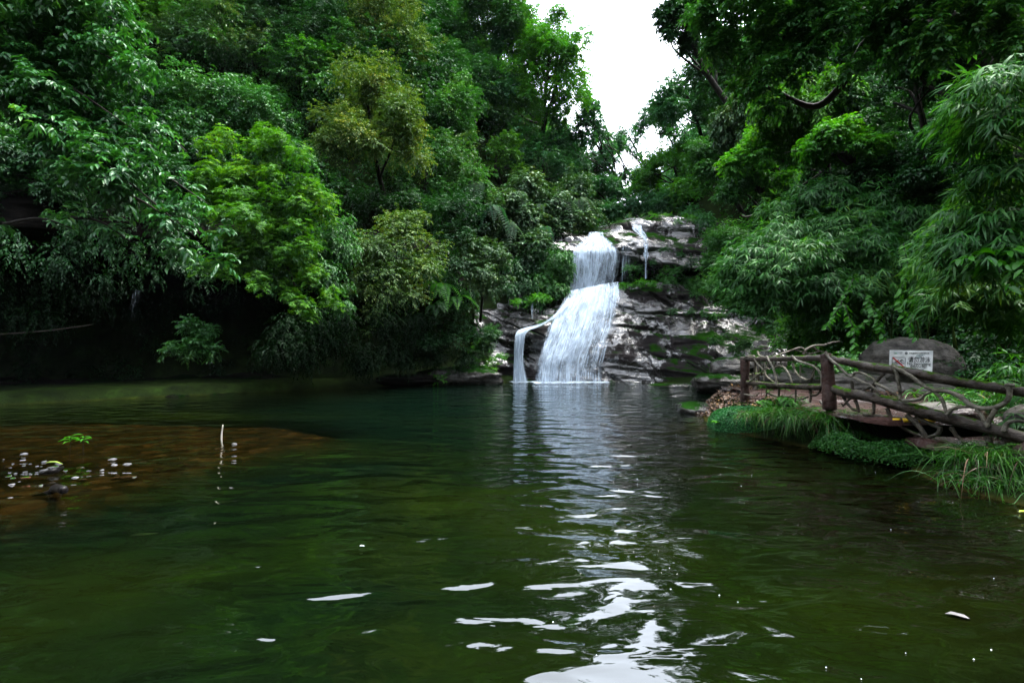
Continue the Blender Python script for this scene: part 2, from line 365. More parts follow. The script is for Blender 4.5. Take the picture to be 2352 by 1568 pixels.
# ------------------------------------------------------------------ water
def water_mat():
    m, nt, new, ln = newmat("pool_water")
    out = new("ShaderNodeOutputMaterial"); geo = new("ShaderNodeNewGeometry")
    def noise(sx, sy, sc, det, rot=0.0, rough=.5, dist=0.0):
        mp = new("ShaderNodeMapping"); mp.inputs["Scale"].default_value = (sx, sy, 1); mp.inputs["Rotation"].default_value = (0, 0, rot)
        ln(geo.outputs["Position"], mp.inputs[0])
        n = N(nt, "ShaderNodeTexNoise", i_Scale=sc, i_Detail=det, i_Roughness=rough, i_Distortion=dist); ln(mp.outputs[0], n.inputs["Vector"]); return n
    big = noise(.5, 1.0, 2.2, 1.0, .12, .4, .7)
    med = noise(.6, 1.2, 4.2, 2.0, -.2, .5, .5)
    fine = noise(.7, 1.3, 13.0, 2.0, .3)
    # livelier water near the foot of the falls
    sx = new("ShaderNodeSeparateXYZ"); ln(geo.outputs["Position"], sx.inputs[0])
    near = N(nt, "ShaderNodeMapRange", i_1=6.0, i_2=24.0, i_3=.15, i_4=1.0); ln(sx.outputs["Y"], near.inputs[0])
    fm = N(nt, "ShaderNodeMath", operation='MULTIPLY'); ln(fine.outputs["Fac"], fm.inputs[0]); ln(near.outputs[0], fm.inputs[1])
    b1 = N(nt, "ShaderNodeBump", i_Strength=1.0, i_Distance=.064); ln(big.outputs["Fac"], b1.inputs["Height"])
    b2 = N(nt, "ShaderNodeBump", i_Strength=1.0, i_Distance=.0075); ln(med.outputs["Fac"], b2.inputs["Height"]); ln(b1.outputs[0], b2.inputs["Normal"])
    b3 = N(nt, "ShaderNodeBump", i_Strength=1.0, i_Distance=.0042); ln(fm.outputs[0], b3.inputs["Height"]); ln(b2.outputs[0], b3.inputs["Normal"])
    fr = N(nt, "ShaderNodeFresnel", i_IOR=1.75); ln(b3.outputs[0], fr.inputs["Normal"])
    gl = N(nt, "ShaderNodeBsdfGlossy"); gl.inputs["Roughness"].default_value = .03; gl.inputs["Color"].default_value = (.97, .98, 1, 1); ln(b3.outputs[0], gl.inputs["Normal"])
    tr = N(nt, "ShaderNodeBsdfTransparent"); tr.inputs[0].default_value = (.55, .60, .42, 1)
    df = new("ShaderNodeBsdfDiffuse"); at = N(nt, "ShaderNodeAttribute", attribute_name="murk")
    c = noise(.5, .8, .35, 3.0)
    rp = ramp(nt, [(.35, (0.0005, 0.0020, 0.0010)), (.5, (0.0016, 0.0034, 0.0006)), (.68, (0.0042, 0.0072, 0.0004))]); ln(c.outputs["Fac"], rp.inputs[0])
    at2 = N(nt, 'ShaderNodeAttribute', attribute_name='silt'); sm_ = N(nt, 'ShaderNodeMixRGB', i_2=(0.0024, 0.0022, 0.0006, 1)); ln(at2.outputs['Fac'], sm_.inputs[0]); at3 = N(nt, 'ShaderNodeAttribute', attribute_name='deep_far'); tm_ = N(nt, 'ShaderNodeMixRGB', i_2=(0.0007, 0.0038, 0.0021, 1)); ln(at3.outputs['Fac'], tm_.inputs[0]); ln(rp.outputs[0], tm_.inputs[1]); ln(tm_.outputs[0], sm_.inputs[1]); ln(sm_.outputs[0], df.inputs[0])
    body = new("ShaderNodeMixShader"); ln(at.outputs["Fac"], body.inputs[0]); ln(tr.outputs[0], body.inputs[1]); ln(df.outputs[0], body.inputs[2])
    mx = new("ShaderNodeMixShader"); ln(fr.outputs[0], mx.inputs[0]); ln(body.outputs[0], mx.inputs[1]); ln(gl.outputs[0], mx.inputs[2])
    ln(mx.outputs[0], out.inputs[0]); return m
wx = np.arange(-24, 13.01, .35); wy = np.arange(-12, 28.01, .35)
ax, ay = np.meshgrid(wx, wy, indexing='ij')
dep = -terrain(ax.ravel(), ay.ravel(), False)
V = np.stack([ax.ravel(), ay.ravel(), np.zeros(ax.size)], -1)
water = mk("water", V, grid_faces(len(wx), len(wy)), water_mat(), smooth=True, attr={"murk": 1 - np.exp(-np.maximum(dep, 0) * 1.5), "deep_far": .85 * sstep(7, 15, V[:, 1]) * sstep(-9, -3, V[:, 0]), "silt": .8 * sstep(1.0, 5.0, V[:, 0] + .3 * V[:, 1] - 1.5) * (1 - sstep(10, 16, V[:, 1]))})
tag(water, kind="structure")

# ------------------------------------------------------------------ cliffs
def cliff(name, stations, mat, nu=260, nv=220, amp=.35, strat=.3, seed=1, sub=None, smooth=True):
    px = np.array([s[0] for s in stations], float)
    rows = np.array([[P(s[0], r[0], r[1]) for r in s[1]] for s in stations])       # (S,K,3)
    S, K = rows.shape[:2]
    cols = np.stack([spline(rows[i], nv) for i in range(S)])                       # (S,nv,3)
    pts = np.stack([spline(cols[:, j], nu) for j in range(nv)], axis=1)            # (nu,nv,3)
    du = np.gradient(pts, axis=0); dv = np.gradient(pts, axis=1); n = nrm(np.cross(du, dv))
    if (n[..., 1].mean() > 0): n = -n
    q = pts * np.array([.45, .45, 1.6]) + fbm(pts, .3, 3, seed)[..., None] * .6
    q[..., 2] += pts[..., 0] * .12
    bed = vnoise(q * np.array([.30, .30, 1.25]), 1.0, seed + 3) * .7 + vnoise(q * np.array([.4, .4, 3.2]), 1.0, seed + 4) * .35
    ledge = np.sign(bed) * np.abs(bed) ** .5
    disp = strat * ledge + amp * fbm(pts * np.array([1, 1, 1.3]), .42, 6, seed + 8, .48)
    crk = fbm(pts @ np.array([[.8, 0, .5], [0, 1, 0], [-.5, 0, .8]]) * np.array([.5, .5, 2.0]), .6, 4, seed + 30); disp = disp - .16 * np.exp(-(crk / .035) ** 2)
    fade = 1.0
    if sub is not None: fade = sub(pts)
    pts = pts + n * (disp * fade)[..., None]
    return mk(name, pts.reshape(-1, 3), grid_faces(nu, nv), mat, smooth=smooth), pts

def in_flow(pts):
    sx = pts[..., 0] / pts[..., 1] * 1176 + 1176; sy = 784 - (pts[..., 2] - CAM_Z) / pts[..., 1] * 1176
    l = np.interp(sy, [540, 670, 780, 875], [1330, 1290, 1240, 1220]); r = np.interp(sy, [540, 670, 780, 875], [1400, 1425, 1400, 1385])
    return .45 + .55 * (1 - sstep(-30, 5, sx - l) * (1 - sstep(-5, 30, sx - r)))
low = [
 (1090, [(905, 24.8), (872, 25.0), (815, 25.9), (755, 26.6), (712, 27.6), (672, 29.0), (648, 31.5)]),
 (1160, [(900, 25.4), (872, 25.6), (812, 26.3), (752, 26.8), (706, 27.8), (668, 29.2), (644, 31.5)]),
 (1240, [(900, 25.8), (876, 26.0), (818, 26.2), (765, 26.1), (722, 27.0), (692, 28.5), (660, 31)]),
 (1310, [(900, 25.3), (876, 25.5), (805, 26.1), (745, 26.8), (704, 27.8), (676, 28.8), (654, 31)]),
 (1400, [(902, 25.1), (878, 25.3), (805, 25.9), (742, 26.7), (694, 27.8), (660, 28.7), (648, 31)]),
 (1480, [(905, 24.4), (882, 24.8), (822, 25.5), (752, 26.6), (700, 27.7), (656, 28.4), (646, 31)]),
 (1560, [(910, 23.7), (884, 24.2), (832, 25.0), (772, 26.2), (718, 27.6), (664, 28.5), (650, 31)]),
 (1640, [(915, 22.6), (890, 23.2), (842, 24.0), (792, 25.3), (744, 26.8), (700, 28.2), (688, 31)]),
 (1720, [(920, 21.6), (896, 22.2), (848, 23.0), (802, 24.2), (762, 26.0), (724, 28.0), (714, 31)]),
 (1810, [(925, 20.4), (900, 20.9), (850, 21.9), (800, 23.2), (760, 25.0), (735, 27.0), (724, 30)])]
c1, PTS_LOW = cliff("cliff", low, M_CLIFF, 460, 300, .36, .26, 2, in_flow); tag(c1, kind="structure")
upc = [
 (1190, [(690, 32), (628, 31.4), (592, 30.4), (566, 30.2), (548, 31), (538, 33), (528, 37)]),
 (1240, [(685, 31.8), (625, 31.2), (588, 30.0), (562, 29.8), (549, 30.6), (540, 32), (530, 36)]),
 (1310, [(684, 31.4), (630, 30.8), (594, 29.7), (572, 29.5), (552, 30.3), (541, 31.5), (532, 36)]),
 (1370, [(676, 31.4), (630, 30.8), (592, 29.5), (574, 29.3), (553, 30.2), (533, 31.6), (526, 36)]),
 (1430, [(670, 31.6), (630, 31.3), (600, 29.6), (577, 29.2), (546, 30.3), (518, 32), (512, 36)]),
 (1500, [(666, 31.6), (634, 31.5), (612, 29.6), (586, 29.0), (540, 30.5), (505, 32.5), (500, 37)]),
 (1570, [(668, 31.5), (642, 31.1), (624, 29.4), (592, 28.9), (540, 30.5), (498, 33), (490, 38)]),
 (1630, [(674, 31.0), (654, 30.6), (638, 29.4), (602, 29.0), (550, 30.5), (495, 33), (484, 38)]),
 (1720, [(690, 30.0), (670, 29.6), (650, 29.0), (614, 29.0), (572, 30.5), (520, 33), (500, 38)])]
c2, PTS_UP = cliff("cliff", upc, M_CLIFF, 400, 260, .34, .28, 5, in_flow); tag(c2, kind="structure")
c2.name = "cliff_top"

# overhanging rock shelf along the far shore: a slab standing proud of the slope with a deep hollow beneath it
shore = np.array([(-24, 5), (-20.3, 10.5), W(0, 930)[:2], W(300, 915)[:2], W(600, 900)[:2], W(900, 886)[:2], W(1110, 878)[:2]])
nsh = 320
line = spline(np.c_[shore, np.zeros(len(shore))], nsh)[:, :2]
tdir = nrm(np.gradient(line, axis=0)); nor = np.stack([-tdir[:, 1], tdir[:, 0]], -1)
prof = np.array([(.1, -.5), (.35, .02), (1.6, .10), (3.4, .35), (5.4, 1.0), (5.6, 3.2), (4.6, 4.6), (2.6, 5.0), (1.5, 5.35), (1.2, 6.1), (1.8, 6.9), (3.5, 7.6), (6.0, 8.0), (8.5, 8.4)])
pr = spline(np.c_[prof, np.zeros(len(prof))], 160)[:, :2]
base = line[:, None, :] + nor[:, None, :] * pr[None, :, :1]
endf = sstep(0, 1, (np.linspace(0, 1, nsh) - 1.0) / -0.07)       # the shelf thins out towards the falls
zz = pr[None, :, 1] * np.ones((nsh, 1))
zz = np.where(zz > 1, 1 + (zz - 1) * (.72 + .28 * endf[:, None]), zz)
pts = np.dstack([base, zz])
du = np.gradient(pts, axis=0); dv = np.gradient(pts, axis=1); n = nrm(np.cross(du, dv))
if n[:, 60:80, 2].mean() > 0: pass
q = pts * np.array([.3, .3, 1.8]); q[..., 2] += fbm(pts, .2, 3, 4)
lay = vnoise(q, 1.3, 11); lay = np.sign(lay) * np.abs(lay) ** .5
dsp = .28 * lay + .55 * fbm(pts, .35, 6, 21)
out3 = np.dstack([-nor[:, None, 0] * np.ones((1, 160)), -nor[:, None, 1] * np.ones((1, 160)), np.zeros((nsh, 160))])
pts = pts + out3 * dsp[..., None] + np.array([0, 0, 1.0]) * (.15 * fbm(pts, .8, 4, 31))[..., None]
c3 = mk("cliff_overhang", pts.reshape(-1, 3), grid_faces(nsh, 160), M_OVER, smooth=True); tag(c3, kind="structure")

# ------------------------------------------------------------------ foliage machinery
KITE = (np.array([(0, 0, 0), (.42, .5, .10), (1, 0, -.10), (.42, -.5, .10)], float), np.array([(0, 1, 2), (0, 2, 3)]))
FINE = (np.array([(0, 0, 0), (.22, .36, .07), (.62, .40, .02), (1, 0, -.22), (.62, -.40, .02), (.22, -.36, .07), (.45, 0, -.03)], float),
        np.array([(6, 0, 1), (6, 1, 2), (6, 2, 3), (6, 3, 4), (6, 4, 5), (6, 5, 0)]))
BLADE = (np.array([(0, 0, 0), (.3, .5, .0), (.3, -.5, .0), (.7, .38, -.10), (.7, -.38, -.10), (1, 0, -.28)], float),
         np.array([(0, 1, 2), (1, 3, 2), (2, 3, 4), (3, 5, 4)]))
TRI = (np.array([(0, 0, 0), (.5, .5, .05), (1, 0, -.05), (.5, -.5, .05)], float), np.array([(0, 1, 2), (0, 2, 3)]))

def leaves(pos, axis, normal, L, Wd, tmpl=KITE):
    T, F = tmpl
    a = nrm(axis); b = nrm(np.cross(normal, a)); c = np.cross(a, b)
    L = np.broadcast_to(L, (len(pos),)); Wd = np.broadcast_to(Wd, (len(pos),))
    V = pos[:, None] + a[:, None] * (T[None, :, 0:1] * L[:, None, None]) + b[:, None] * (T[None, :, 1:2] * Wd[:, None, None]) + c[:, None] * (T[None, :, 2:3] * L[:, None, None])
    Fs = F[None] + (np.arange(len(pos)) * len(T))[:, None, None]
    return V.reshape(-1, 3), Fs.reshape(-1, 3)

def leafmass(clumps, nleaf, L, Wr=.42, mode='broad', seed=0, tmpl=KITE, flat=.6):
    """clumps (M,4): centre + radius. Leaves sit on twigs that leave each clump's core."""
    r_ = np.random.default_rng(seed); C = np.asarray(clumps, float)
    k = {'broad': 8, 'rosette': 7, 'bamboo': 6, 'small': 9, 'hang': 9}[mode]
    nt = max(4, nleaf // k)
    p = C[:, 3] ** 2; ci = r_.choice(len(C), nt, p=p / p.sum())
    d = nrm(r_.normal(size=(nt, 3)) + np.array([0, 0, .35 if mode != 'hang' else -.3])); d[:, 2] *= flat if mode != 'hang' else 1.0; d = nrm(d)
    rad = C[ci, 3]
    if C.shape[1] > 4: L = C[ci, 4]
    b = C[ci, :3] + d * (rad * r_.uniform(.15, .8, nt))[:, None]
    tl = rad * r_.uniform(.35, .6, nt); tl = np.maximum(tl, L * 1.5)
    if mode in ('broad', 'small', 'hang'):
        d2 = nrm(d + r_.normal(size=(nt, 3)) * .35)
        t = (np.arange(k) + .6) / k
        dr = {'broad': .35, 'small': .15, 'hang': .9}[mode]
        pos = b[:, None] + d2[:, None] * (tl[:, None] * t)[..., None] - UP * (dr * tl[:, None] * t ** 2)[..., None]
        tang = d2[:, None] - UP * (2 * dr * t)[None, :, None]
        side = nrm(np.cross(tang, UP))
        sg = np.where(np.arange(k) % 2 == 0, 1, -1)[None, :, None]
        ax = tang * .55 + side * sg * .8 - UP * .28 + r_.normal(size=pos.shape) * .22
        nm = UP + d[:, None] * .35 + r_.normal(size=pos.shape) * .32
    elif mode == 'rosette':
        ang = r_.uniform(0, 6.28, (nt, 1)) + np.arange(k) * 2 * np.pi / k
        e = nrm(d * .6 + UP * .9 + r_.normal(size=(nt, 3)) * .25)
        u = nrm(np.cross(e, np.array([.3, 1, .1]))); v = np.cross(e, u)
        rad_ = u[:, None] * np.cos(ang)[..., None] + v[:, None] * np.sin(ang)[..., None]
        pos = (b + d * tl[:, None])[:, None] + rad_ * .01
        ax = rad_ + e[:, None] * r_.uniform(-.1, .5, (nt, k, 1)); nm = np.broadcast_to(e[:, None], pos.shape) + r_.normal(size=pos.shape) * .12
    else:                                                   # bamboo: arching twigs, fans of narrow leaves
        out = nrm(d * np.array([1, 1, .3]) + UP * .25)
        t = r_.uniform(.3, 1, (nt, 1)) * np.ones((1, k))
        pos = b[:, None] + out[:, None] * (tl[:, None] * t)[..., None] - UP * (.9 * tl[:, None] * t ** 2)[..., None]
        sp = np.linspace(-1, 1, k)[None, :, None]; side = nrm(np.cross(out, UP))[:, None]
        ax = out[:, None] * .65 - UP * r_.uniform(.25, .95, (nt, 1, 1)) + side * sp * .65 + r_.normal(size=pos.shape) * .16
        nm = UP * .7 + out[:, None] * .6 + r_.normal(size=pos.shape) * .35
    pos = pos.reshape(-1, 3); s = r_.uniform(.65, 1.25, len(pos)) * (np.repeat(L, k) if np.ndim(L) else L)
    return leaves(pos, ax.reshape(-1, 3), nm.reshape(-1, 3), s, s * Wr, tmpl)

def clumps_in(center, rx, ry, rz, n, cr, seed, low=-.55):
    r_ = np.random.default_rng(seed)
    d = nrm(r_.normal(size=(n * 3, 3))); d = d[d[:, 2] > low][:n]
    f = r_.uniform(.45, 1.0, len(d)) ** .7
    c = np.asarray(center) + d * f[:, None] * np.array([rx, ry, rz])
    return np.c_[c, cr * r_.uniform(.6, 1.25, len(d))]

def hit_slope(px, py, off, dmin=12, dmax=120):
    d = np.arange(dmin, dmax, .4); x = (px - 1176) / 1176 * d; z = CAM_Z - (py - 784) / 1176 * d
    h = terrain(x, d) + off
    k = np.nonzero(h >= z)[0]
    return d[k[0]] if len(k) else dmax * .6

def limbs(mb, root, top, clumps, r0, n=7, seed=0):
    r_ = np.random.default_rng(seed)
    mid = (np.asarray(root) + np.asarray(top)) / 2 + r_.normal(size=3) * np.array([.3, .3, 0]) * r0 * 6
    trunk = [root, mid, top]
    V, F = tube(trunk, [r0, r0 * .75, r0 * .35], 14, 9, .15, seed); mb.add(V, F)
    tr = spline(trunk, 14)
    idx = r_.permutation(len(clumps))[:n]
    for i in idx:
        s = tr[r_.integers(5, 13)]; e = clumps[i, :3]
        m = (s + e) / 2 + r_.normal(size=3) * .12 * np.linalg.norm(e - s) + np.array([0, 0, .1])
        V, F = tube([s, m, e], [r0 * .42, r0 * .25, r0 * .08], 9, 6, .1, seed + i); mb.add(V, F)
        for _ in range(2):
            e2 = e + r_.normal(size=3) * clumps[i, 3] * .8
            V, F = tube([m * .4 + e * .6, (e + e2) / 2 + .05, e2], [r0 * .14, r0 * .08, r0 * .03], 6, 5); mb.add(V, F)

TREES = []
def tree(label, px, py, rx, ry, col, n=9000, leaf=.15, mode='broad', depth=None, off=None, cr=.30, nc=26, wr=.45, tmpl=KITE, trunk=.16, cat='tree', name='broadleaf_tree', low=-.55, root=None, group=None, nl=7, rd=.9, seed=None):
    seed = seed or (len(TREES) * 7 + 100)
    if depth is None:
        g = 24.0
        for _ in range(3): g = hit_slope(px, py, (off if off is not None else ry / 1176 * g * .8 + .6))
        depth = g
    c = P(px, py, depth); wx_, wz_ = rx / 1176 * depth, ry / 1176 * depth
    C = clumps_in(c, wx_, min(wx_, wz_ * 1.3) * rd, wz_, nc, cr * min(wx_, wz_) * 1.25, seed, low)
    if root is None:
        rxy = c[:2] + np.array([0.0, .4]); h = terrain(rxy[0], rxy[1])[0]
        while h < min(c[2] - wz_ * .9 - .8, 30) and rxy[1] < c[1] + 10: rxy = rxy + np.array([.35 if c[0] > 5 else 0, .4]); h = terrain(rxy[0], rxy[1])[0]
        root = np.array([rxy[0], rxy[1], min(h, c[2] - wz_ * .3) - .2])
    root = np.asarray(root, float)
    t = thing(name, label, cat, root, group)
    V, F = leafmass(C, int(n * 1.4), leaf * .78, wr, mode, seed, tmpl)
    mk('crown', V, F, LM[col], t)
    mb = MB(); limbs(mb, root, c + np.array([0, 0, wz_ * .35]), C, trunk, nl, seed); mb.build('trunk', M_BARK, t, smooth=True)
    TREES.append((label, px, py, depth)); return t

# ------------------------------------------------------------------ trees on the far and left slope
tree('small lime green tree at the top edge behind the large grey leaved branches', 345, 40, 75, 95, 'lime', 7000, .24, seed=11)
tree('dull grey green tree at the top, behind the broad slope bush', 505, 95, 125, 120, 'greyg', 14000, .20, 'broad', nc=34, seed=12)
tree('dark tree crown at the top edge between grey tree and yellowish giant', 700, 70, 115, 110, 'dark', 12000, .19, nc=30, seed=13)
tree('wide glossy green tree spreading over the slope above the lime bush', 500, 290, 200, 115, 'glossy', 22000, .20, 'broad', nc=46, cr=.34, seed=14)
tree('mid green tree above the tall olive tree, with pale tips', 735, 190, 105, 85, 'bright', 11000, .18, nc=26, seed=15)
tree('tall olive yellow tree standing in the middle of the left slope', 845, 300, 118, 165, 'olive', 24000, .17, 'broad', nc=48, cr=.28, depth=23.5, seed=16)
tree('large yellowish crown at the top with dark forked limbs showing below', 890, 95, 130, 120, 'olive', 19000, .20, nc=40, cr=.27, seed=17)
tree('big fresh green tree reaching the top edge beside the open sky', 1070, 75, 150, 125, 'mid', 36000, .26, nc=60, seed=18)
tree('tall airy bright green tree alone against the white sky', 1262, 175, 98, 160, 'bright', 30000, .25, nc=70, cr=.25, depth=38, trunk=.24, nl=18, seed=19)
tree('dark tree tucked beneath the big green tree at the skyline', 1095, 225, 85, 80, 'blue', 9000, .26, seed=20)
tree('slim green tree with reddish tips on the mid slope', 1010, 270, 80, 120, 'mid', 12000, .20, nc=30, seed=21)
tree('fresh light green rounded tree under the airy skyline tree', 1185, 300, 75, 65, 'bright', 10000, .28, nc=24, seed=22)
tree('shaded tree below the light rounded tree, facing the falls', 1235, 380, 95, 75, 'blue', 11000, .24, seed=23)
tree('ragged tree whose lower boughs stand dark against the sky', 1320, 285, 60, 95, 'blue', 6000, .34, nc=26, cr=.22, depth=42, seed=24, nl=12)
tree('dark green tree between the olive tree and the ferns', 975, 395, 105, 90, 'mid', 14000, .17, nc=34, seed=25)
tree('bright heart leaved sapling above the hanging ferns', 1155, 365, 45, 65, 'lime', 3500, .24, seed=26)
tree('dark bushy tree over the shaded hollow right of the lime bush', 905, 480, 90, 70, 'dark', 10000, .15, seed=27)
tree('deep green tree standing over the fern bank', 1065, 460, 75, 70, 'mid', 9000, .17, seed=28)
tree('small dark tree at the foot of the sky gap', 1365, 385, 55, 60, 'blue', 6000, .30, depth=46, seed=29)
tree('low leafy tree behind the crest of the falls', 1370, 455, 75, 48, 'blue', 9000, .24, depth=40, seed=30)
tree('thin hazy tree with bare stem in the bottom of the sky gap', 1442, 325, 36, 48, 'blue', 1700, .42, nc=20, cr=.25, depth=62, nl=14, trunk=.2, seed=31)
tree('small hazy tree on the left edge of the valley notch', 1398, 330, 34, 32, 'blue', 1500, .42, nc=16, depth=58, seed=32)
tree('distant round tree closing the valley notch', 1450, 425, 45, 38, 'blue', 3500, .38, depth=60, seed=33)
tree('tall tree rising out of the top edge just left of the open sky', 1140, 20, 75, 110, 'mid', 17000, .26, nc=40, depth=38, seed=71)
tree('dark leaning crown at the upper left corner of the open sky', 1178, 95, 48, 75, 'blue', 8000, .26, nc=28, cr=.26, depth=39, seed=72)
# hidden slope behind the lime bush
tree('dark thicket tree behind the lime bush', 640, 420, 130, 95, 'dark', 14000, .17, seed=34)
tree('dim bush hanging in the shade under the large leaved branch', 230, 400, 190, 110, 'dark', 13000, .17, depth=18.5, seed=35)
tree('shaded tree at the left edge above the rock shelf', 60, 440, 130, 90, 'dark', 9000, .16, depth=17.5, seed=36)
# right slope
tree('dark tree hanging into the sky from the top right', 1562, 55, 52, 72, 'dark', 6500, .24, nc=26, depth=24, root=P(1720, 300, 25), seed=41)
tree('dark slope tree just beneath the sky on the right', 1575, 240, 75, 80, 'blue', 11000, .26, nc=30, depth=36, seed=42)
tree('far green tree on the right rim of the valley notch', 1510, 290, 42, 55, 'blue', 4000, .34, nc=20, depth=50, seed=43)
tree('bright green spreading tree above the head of the falls', 1545, 395, 88, 62, 'bright', 13000, .25, nc=30, cr=.3, depth=37, seed=44)
tree('lower bright green tree leaning over the stream bed', 1590, 440, 55, 45, 'bright', 6000, .22, depth=34, seed=45)
tree('grey green pale leaved tree with a leaning bare trunk', 1710, 280, 65, 110, 'greyg', 10000, .22, 'hang', nc=30, depth=23, root=P(1750, 440, 22), seed=46)
tree('shaded tree between the bright tree and the leaning trunk', 1655, 380, 75, 75, 'mid', 11000, .19, depth=27, seed=47)
tree('dark green tree behind the bamboo', 1730, 440, 90, 60, 'mid', 11000, .17, depth=22, seed=48)
tree('dark tree filling the skyline behind the overhanging limb', 1660, 170, 80, 95, 'dark', 12000, .22, depth=30, seed=49)
tree('lime green sunlit tree in the middle of the right slope', 1850, 245, 95, 80, 'lime', 12000, .20, 'hang', nc=30, depth=18, root=P(1900, 420, 19), seed=50)
tree('bright leafy bough under the dark limb', 1935, 330, 85, 65, 'bright', 8500, .17, depth=16, root=P(1990, 450, 17), seed=51)
tree('leafy green tree left of the bamboo thicket', 1760, 360, 80, 75, 'bright', 10000, .18, depth=20, seed=52)
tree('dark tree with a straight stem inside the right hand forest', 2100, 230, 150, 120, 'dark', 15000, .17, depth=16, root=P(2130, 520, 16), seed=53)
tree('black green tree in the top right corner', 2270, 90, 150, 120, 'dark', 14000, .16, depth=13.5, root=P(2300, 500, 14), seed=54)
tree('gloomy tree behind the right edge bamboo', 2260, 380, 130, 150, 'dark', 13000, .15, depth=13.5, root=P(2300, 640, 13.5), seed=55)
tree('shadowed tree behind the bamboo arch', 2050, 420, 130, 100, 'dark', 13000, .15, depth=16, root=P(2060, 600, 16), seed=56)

# big tree whose limbs reach over the pool from the top right
def custom(name, label, cat, root, clumps, col, n, leaf, mode, limbs_=(), wr=.45, tmpl=KITE, seed=1, bark=M_BARK, part='crown', lp='trunk', group=None):
    t = thing(name, label, cat, root, group)
    V, F = leafmass(clumps, n, leaf, wr, mode, seed, tmpl); mk(part, V, F, LM[col], t)
    if limbs_:
        mb = MB()
        for k, (pts, r) in enumerate(limbs_):
            V, F = tube(pts, r, None, 8, .15, seed + k); mb.add(V, F)
        mb.build(lp, bark, t, smooth=True)
    return t
def C_(lst, rnd=0, seed=0, rep=1):
    r_ = np.random.default_rng(seed); o = []
    for px, py, d, rp in lst:
        for _ in range(rep):
            j = r_.normal(size=3) * rnd
            p = P(px + j[0] * rp, py + j[1] * rp, d * (1 + j[2] * .06)); o.append((*p, rp / 1176 * d))
    return np.array(o)
cl = C_([(1620, 40, 13, 48), (1690, 20, 13, 55), (1660, 110, 13, 45), (1720, 120, 12.5, 45), (1740, 200, 12.5, 40), (1790, 60, 12, 60), (1800, 150, 12, 40), (1700, 190, 13, 30),
         (1870, 30, 11.5, 60), (1880, 110, 11.5, 42), (1960, 50, 11, 60), (1960, 140, 11, 35), (2060, 30, 10.5, 65), (2050, 110, 10.5, 45), (2160, 50, 10, 65), (2150, 140, 10, 45),
         (2260, 40, 9.5, 70), (2330, 90, 9.5, 60), (1640, 75, 13, 35), (1770, 235, 12.5, 28), (1840, 170, 12, 25), (1720, -60, 12, 80), (1900, -70, 11, 90), (2100, -80, 10, 90), (2280, -70, 9.5, 90)], .28, 3, 2)
custom('overhanging_tree', 'huge dark tree whose long black limbs reach out across the top right', 'tree', P(2330, 520, 12.5), cl, 'mid', 30000, .135, 'broad',
       [([P(2330, 520, 12.5), P(2300, 250, 12), P(2200, 60, 11.5), P(2060, -40, 11.3)], [.28, .22, .16, .1]),
        ([P(2200, 60, 11.5), P(2020, 70, 11.2), P(1930, 200, 11.8), P(1870, 245, 12.2), P(1790, 215, 12.4), P(1730, 180, 12.6)], [.13, .11, .09, .07, .05, .02]),
        ([P(2060, -10, 11), P(1960, 50, 11.5), P(1880, 70, 12), P(1790, 85, 12.4), P(1700, 70, 12.8)], [.1, .08, .07, .05, .02]),
        ([P(1880, 70, 12), P(1840, 140, 12.2), P(1800, 160, 12.3)], [.04, .03, .01])], .5, KITE, 61)

# near tree at the left: long pale boughs of large leaves
def bough(a, b, n, w, sag=.1, seed=0, r0=.03):
    """clumps strung along a hanging bough; a, b = (px, py, d)"""
    r_ = np.random.default_rng(seed); o = []
    A, B = P(*a), P(*b)
    for k in range(n):
        t = k / (n - 1); p = A * (1 - t) + B * t; p[2] += sag * math.sin(math.pi * t) + r_.normal() * w * .35
        p[1] += r_.normal() * w * .8; p[0] += r_.normal() * w * .3
        o.append((*p, w * (1.15 - .5 * t) * r_.uniform(.7, 1.1)))
    m = (A + B) / 2; m[2] += sag
    return o, ([A, m, B], [r0, r0 * .6, r0 * .2])
cl = []; lb = [([np.array([-17, 13, 5.8]), np.array([-13.5, 10.5, 8.8]), P(-60, -40, 11)], [.22, .18, .12])]
for s, (a, b, n_, w_) in enumerate([
    ((-40, 40, 9.5), (330, 170, 9.2), 16, .55), ((-60, -40, 9.5), (300, 60, 9.5), 16, .6), ((-20, 120, 9.3), (310, 300, 9), 15, .45),
    ((-40, 190, 9), (450, 545, 8.5), 30, .44), ((200, 330, 8.8), (480, 470, 8.5), 12, .26), ((120, 200, 9.3), (350, 390, 9.2), 12, .34), ((-10, 10, 10), (200, 210, 9.6), 12, .6),
    ((220, 440, 8.6), (400, 510, 8.4), 9, .2), ((10, 515, 8.8), (180, 530, 8.7), 6, .12), ((150, 500, 8.6), (300, 555, 8.5), 8, .16), ((330, 300, 9.4), (430, 350, 9.3), 6, .2), ((160, 60, 10), (240, 190, 9.8), 7, .5)]):
    o, l = bough(a, b, n_, w_, .15, s, .035); cl += o; lb.append(l)
custom('near_tree', 'near tree with long drooping boughs of large pale glossy leaves at the left edge', 'tree', (-17, 13, 5.6), np.array(cl), 'glossy', 32000, .122, 'broad', lb, .46, FINE, 62)

